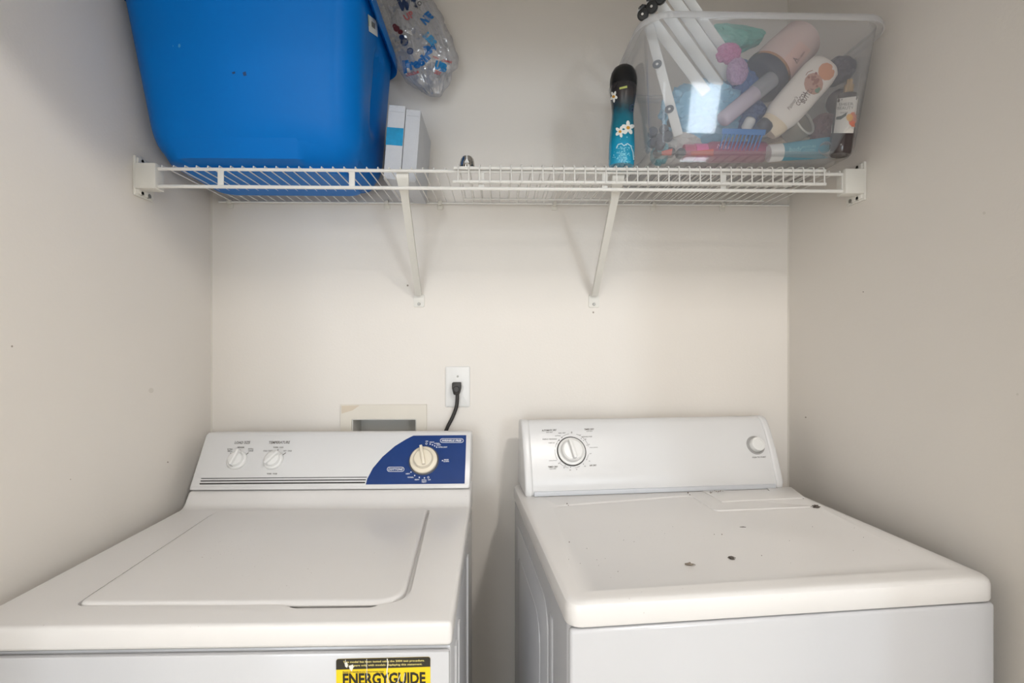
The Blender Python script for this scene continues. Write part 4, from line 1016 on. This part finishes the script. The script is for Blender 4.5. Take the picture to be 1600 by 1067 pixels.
# magenta bottle on the bottom
t, L = lying('pink_bottle', 'long magenta bottle lying along the bottom front of the clear bin', 'bottle', ac(1195, 238, 1.215), ac(1066, 238, 1.215))
pk = lobj('bottle_body', [(.018, 0), (.0225, .004), (.0235, .02), (.0235, L*.66), (.019, L*.72)], mat('magenta_plastic', (168, 70, 110), .3), t)
lobj('neck_band', [(.019, L*.70), (.019, L*.86)], mat('bright_pink', (240, 110, 170), .35), t, label='bright pink band')
lobj('cap', [(.0175, L*.86), (.0175, L*.99), (.014, L)], mat('rose_cap', (206, 100, 130), .4), t)
write([('Miss', 1130, 229, 20, 7, -2, .2, 0), ('Dior', 1146, 232, 1, 1, 0, 0, 0)][:1], bvh(pk), mat('pink_ink', (240, 190, 214), .5), pk)
# blue comb
cmb = thing('hair_comb', 'translucent blue wide-toothed comb above the magenta bottle in the clear bin', 'comb', mtx=axis_mtx(ac(1128, 205, 1.158), ac(1196, 207, 1.158)))
M_comb = mat('comb_blue', (40, 130, 206), .2, alpha=.85); Lc = (ac(1196, 207, 1.158)-ac(1128, 205, 1.158)).length
bm = new(); box(bm, -.006, .006, -.0016, .0016, 0, Lc, .0014); finish('spine', bm, M_comb, cmb)
down = 1 if (axis_mtx(ac(1128, 205, 1.158), ac(1196, 207, 1.158)).to_3x3() @ Vector((1, 0, 0))).z < 0 else -1
for k in range(11):
    z = .006+k*(Lc-.012)/10; bm = new(); tube(bm, [(down*.004, 0, z), (down*.020, 0, z-.002), (down*.038, 0, z-.005)], [.0020, .0017, .0007], 7); finish('tooth', bm, M_comb, cmb)
# round brush head : dark cap with white tip
t, L = lying('black_capped_bottle', 'small bottle with a glossy dark round cap next to the comb', 'bottle', ac(1176, 214, 1.195), ac(1201, 190, 1.172))
lobj('bottle_body', [(.012, -.01), (.015, 0), (.015, L*.6)], mat('slate_plastic', (70, 84, 110), .4), t)
lobj('cap', [(.0165, L*.5), (.0175, L*.8), (.015, L*.98), (.008, L+.003)], mat('slate_cap', (46, 52, 64), .3), t)
t, L = lying('white_roll_on', 'small white domed stick behind the comb', 'roll-on', ac(1165, 203, 1.20), ac(1175, 183, 1.185))
lobj('case', [(.009, 0), (.012, .003), (.012, L*.7), (.010, L*.9), (.005, L)], M_white, t)
# bags and soft things
crumple('blue_bag', 'large light blue crumpled plastic bag filling the left half of the clear bin', 'bag', ac(1098, 178, 1.27), .090, .060, .066, mat('light_blue_film', (130, 196, 230), .3, alpha=.9), 5, .38, 1.8)
crumple('dark_blue_bag', 'deep blue crumpled bag wedged below the pink jar', 'bag', ac(1158, 138, 1.262), .038, .04, .055, mat('deep_blue_film', (40, 96, 164), .3), 8, .4, 2.0)
crumple('green_bag', 'green crumpled packet at the top centre of the clear bin', 'packet', ac(1153, 62, 1.26), .052, .022, .030, mat('green_film', (92, 172, 158), .35), 11, .3, 1.5, Matrix.Rotation(.1, 4, 'Y'), .55)
crumple('pink_sponge', 'pink mesh puff under the green packet', 'sponge', ac(1138, 84, 1.225), .026, .02, .021, mat('pink_mesh', (204, 110, 168), .7), 14, .3, 2.5)
crumple('lilac_cloth', 'pale lilac rag tucked below the pink puff', 'cloth', ac(1152, 112, 1.22), .022, .018, .028, mat('lilac_fabric', (188, 150, 190), .8), 17, .3, 2.2)
crumple('teal_cloth', 'teal rag in the bottom left corner of the clear bin', 'cloth', ac(1031, 241, 1.21), .018, .030, .022, mat('teal_fabric', (110, 168, 178), .8), 21, .3, 2.0)
crumple('white_cloth', 'white rag on the bottom of the clear bin left of the blue bag', 'cloth', ac(1052, 232, 1.26), .060, .05, .030, mat('white_fabric', (214, 210, 206), .8), 25, .25, 2.0)
crumple('beige_cloth', 'beige rag on the bottom of the clear bin behind the teal tube', 'cloth', ac(1225, 232, 1.28), .085, .05, .026, mat('beige_fabric', (206, 186, 160), .8), 28, .25, 2.0)
crumple('navy_bag', 'dark blue rag in the middle of the clear bin under the slim clear bottle', 'cloth', ac(1168, 183, 1.255), .040, .04, .034, mat('slate_blue_fabric', (64, 96, 148), .7), 33, .3, 2.0)
crumple('maroon_cloth', 'maroon rag at the bottom right of the clear bin', 'cloth', ac(1288, 205, 1.225), .032, .028, .036, mat('maroon_fabric', (112, 70, 74), .8), 36, .3, 2.0)
# red and white printed sachet on the bottom
for (q, lab) in (([(1080, 255), (1115, 246), (1115, 262), (1080, 264)], 'red and white printed sachet at the bottom front of the clear bin'), ([(1034, 256), (1051, 255), (1049, 263), (1034, 263)], 'small red paper tag at the bottom left of the clear bin')):
    Y = 1.172; P4 = [ac(x, y, Y) for x, y in q]
    for p_ in P4: p_.z = max(p_.z, ZB+.015)
    P4[2].z = ZB+.0152; P4[3].z = ZB+.0152; P4[0].z = max(P4[0].z, ZB+.024); P4[1].z = max(P4[1].z, ZB+.030)
    bm = new(); a = [bm.verts.new(p_) for p_ in P4]; b_ = [bm.verts.new(p_+Vector((0, .0015, 0))) for p_ in P4]
    bm.faces.new(a); bm.faces.new(b_[::-1])
    for i in range(4): bm.faces.new((a[i], b_[i], b_[(i+1) % 4], a[(i+1) % 4]))
    root = finish('paper_sachet', bm, mat('sachet_red', (222, 92, 76), .5), None, smooth=False); tag(root, lab, 'sachet')
    if q[0][0] == 1080: write([('SALE', 1099, 258, 22, 5, 4, 0, .03)], bvh(root), M_white_ink, root)
# white slats with black rollers, leaning over the left rim
slats = [((1012, 44), (1060, 212), 22, 1.155, 1.200, 'white plastic slat with two black rollers hanging down the left side of the clear bin'),
         ((1020, 22), (1098, 142), 18, 1.16, 1.215, 'first white slat from the left of the slanting bunch in the clear bin'),
         ((1032, 14), (1118, 134), 19, 1.18, 1.235, 'second white slat from the left of the slanting bunch in the clear bin'),
         ((1046, 6), (1136, 126), 19, 1.20, 1.255, 'third white slat from the left of the slanting bunch in the clear bin'),
         ((1060, -4), (1146, 108), 18, 1.22, 1.275, 'rightmost white slat of the slanting bunch in the clear bin')]
slats = [((1014, 40), (1060, 212), 17, 1.150, 1.185), ((1014, 26), (1104, 146), 19, 1.155, 1.205), ((1032, 8), (1124, 136), 19, 1.175, 1.225), ((1050, -6), (1140, 122), 19, 1.195, 1.245), ((1066, -16), (1150, 106), 17, 1.215, 1.265)]
M_slat = mat('slat_white', (230, 230, 228), .4); M_roll = mat('roller_grey', (58, 66, 78), .5)
fr_ = thing('folding_rack', 'white folding rack with black rollers poking over the left rim of the clear bin', 'rack', ac(1014, 40, 1.15))
for i, ((ax, ay), (bx_, by), w, YA, YB_) in enumerate(slats):
    A = ac(ax, ay, YA); B = ac(bx_, by, YB_); L = (B-A).length; hw = w*1.15/800/2*.85; M_ = axis_mtx(A, B)
    bm = new(); box(bm, -hw, hw, -.003, .003, 0, L, .002); bmesh.ops.transform(bm, matrix=M_, verts=bm.verts); st = finish('slat', bm, M_slat, fr_, world=True)
    for (rx, ry_) in ([(1027, 101), (1046, 171)] if i == 0 else []):
        c = M_.inverted() @ ac(rx, ry_, YA+(YB_-YA)*(ry_-ay)/(by-ay))
        bm = new(); loft(bm, [[(a, b, c_) for a, c_, b in ell(.0100, .0082, -.0035, 22)], [(a, b, c_) for a, c_, b in ell(.0100, .0082, -.008, 22)], [(a, b, c_) for a, c_, b in ell(.004, .0034, -.0082, 22)]])
        bmesh.ops.transform(bm, matrix=M_ @ Matrix.Translation((c.x, 0, c.z)), verts=bm.verts); rr_ = finish('roller', bm, M_roll, fr_, world=True)
        bm = new(); loft(bm, [[(a, b, c_) for a, c_, b in ell(.0032, .0028, -.008, 14)], [(a, b, c_) for a, c_, b in ell(.002, .0018, -.0095, 14)]]); bmesh.ops.transform(bm, matrix=M_ @ Matrix.Translation((c.x, 0, c.z)), verts=bm.verts); finish('pin', bm, M_white, rr_, world=True)
# hinge end of the slats above the rim, with black discs
hg = fr_
def disc(px, py, r, Y, ax, ay):
    c = at(px, py, Y); bm = new()
    n = Vector((ax, -1, ay)).normalized(); u = n.cross(Vector((0, 0, 1))).normalized(); v = u.cross(n)
    def rg(rad, h): return [tuple(c+u*rad*math.cos(2*PI*k/24)+v*rad*math.sin(2*PI*k/24)+n*h) for k in range(24)]
    loft(bm, [rg(r, 0), rg(r, .006), rg(r*.9, .0075), rg(r*.35, .0078)]); d = finish('roller', bm, M_black, hg, world=True)
    bm = new(); loft(bm, [rg(r*.28, .006), rg(r*.22, .010)]); finish('pin', bm, M_chrome, d, world=True)
disc(1005, 24, .0115, 1.075, -.5, -.3); disc(1019, 12, .0125, 1.078, -.5, -.3); disc(1032, -2, .0125, 1.081, -.5, -.3)
bm = new()
for (a, b) in (((1000, 17), (1010, 14)), ((1012, 4), (1024, 1)), ((1024, -10), (1036, -13))):
    A, B = at(a[0], a[1], 1.088), at(b[0], b[1], 1.088); tube(bm, [A+Vector((0, 0, .003)), (A+B)/2+Vector((-.002, -.001, .006)), B+Vector((0, 0, .003))], .0052, 8)
finish('arm', bm, M_black, hg, world=True)
bm = new()
for c in ((1006, 19), (1020, 6), (1034, -8)):
    p_ = at(c[0], c[1], 1.092); tube(bm, [p_+Vector((-.010, 0, -.003)), p_+Vector((.010, 0, .006))], .0075, 8)
finish('block', bm, M_slat, hg, world=True)
# dark rollers of the rack piled in the lower left of the bin
cp = [(1019, 209, 1.185), (1018, 225, 1.19), (1048, 193, 1.20), (1038, 206, 1.205), (1044, 216, 1.185), (1030, 219, 1.195), (1030, 230, 1.175), (1028, 247, 1.20), (1045, 247, 1.20), (1061, 247, 1.20)]
for i, (px, py, Y) in enumerate(cp):
    c = ac(px, py, Y); c.z = max(c.z, ZB+.026); d = Vector((random.uniform(-.5, .5), -1, random.uniform(-.1, .5))).normalized()
    bm = new(); lathe(bm, [(.0095, 0), (.0105, .002), (.0105, .013), (.0095, .015), (.005, .0155)], 22)
    bmesh.ops.transform(bm, matrix=Matrix.Translation(c) @ d.to_track_quat('Z', 'Y').to_matrix().to_4x4(), verts=bm.verts)
    finish('roller', bm, M_roll, fr_, world=True)

for o in bpy.data.objects:
    if 'len' in o.keys(): del o['len']
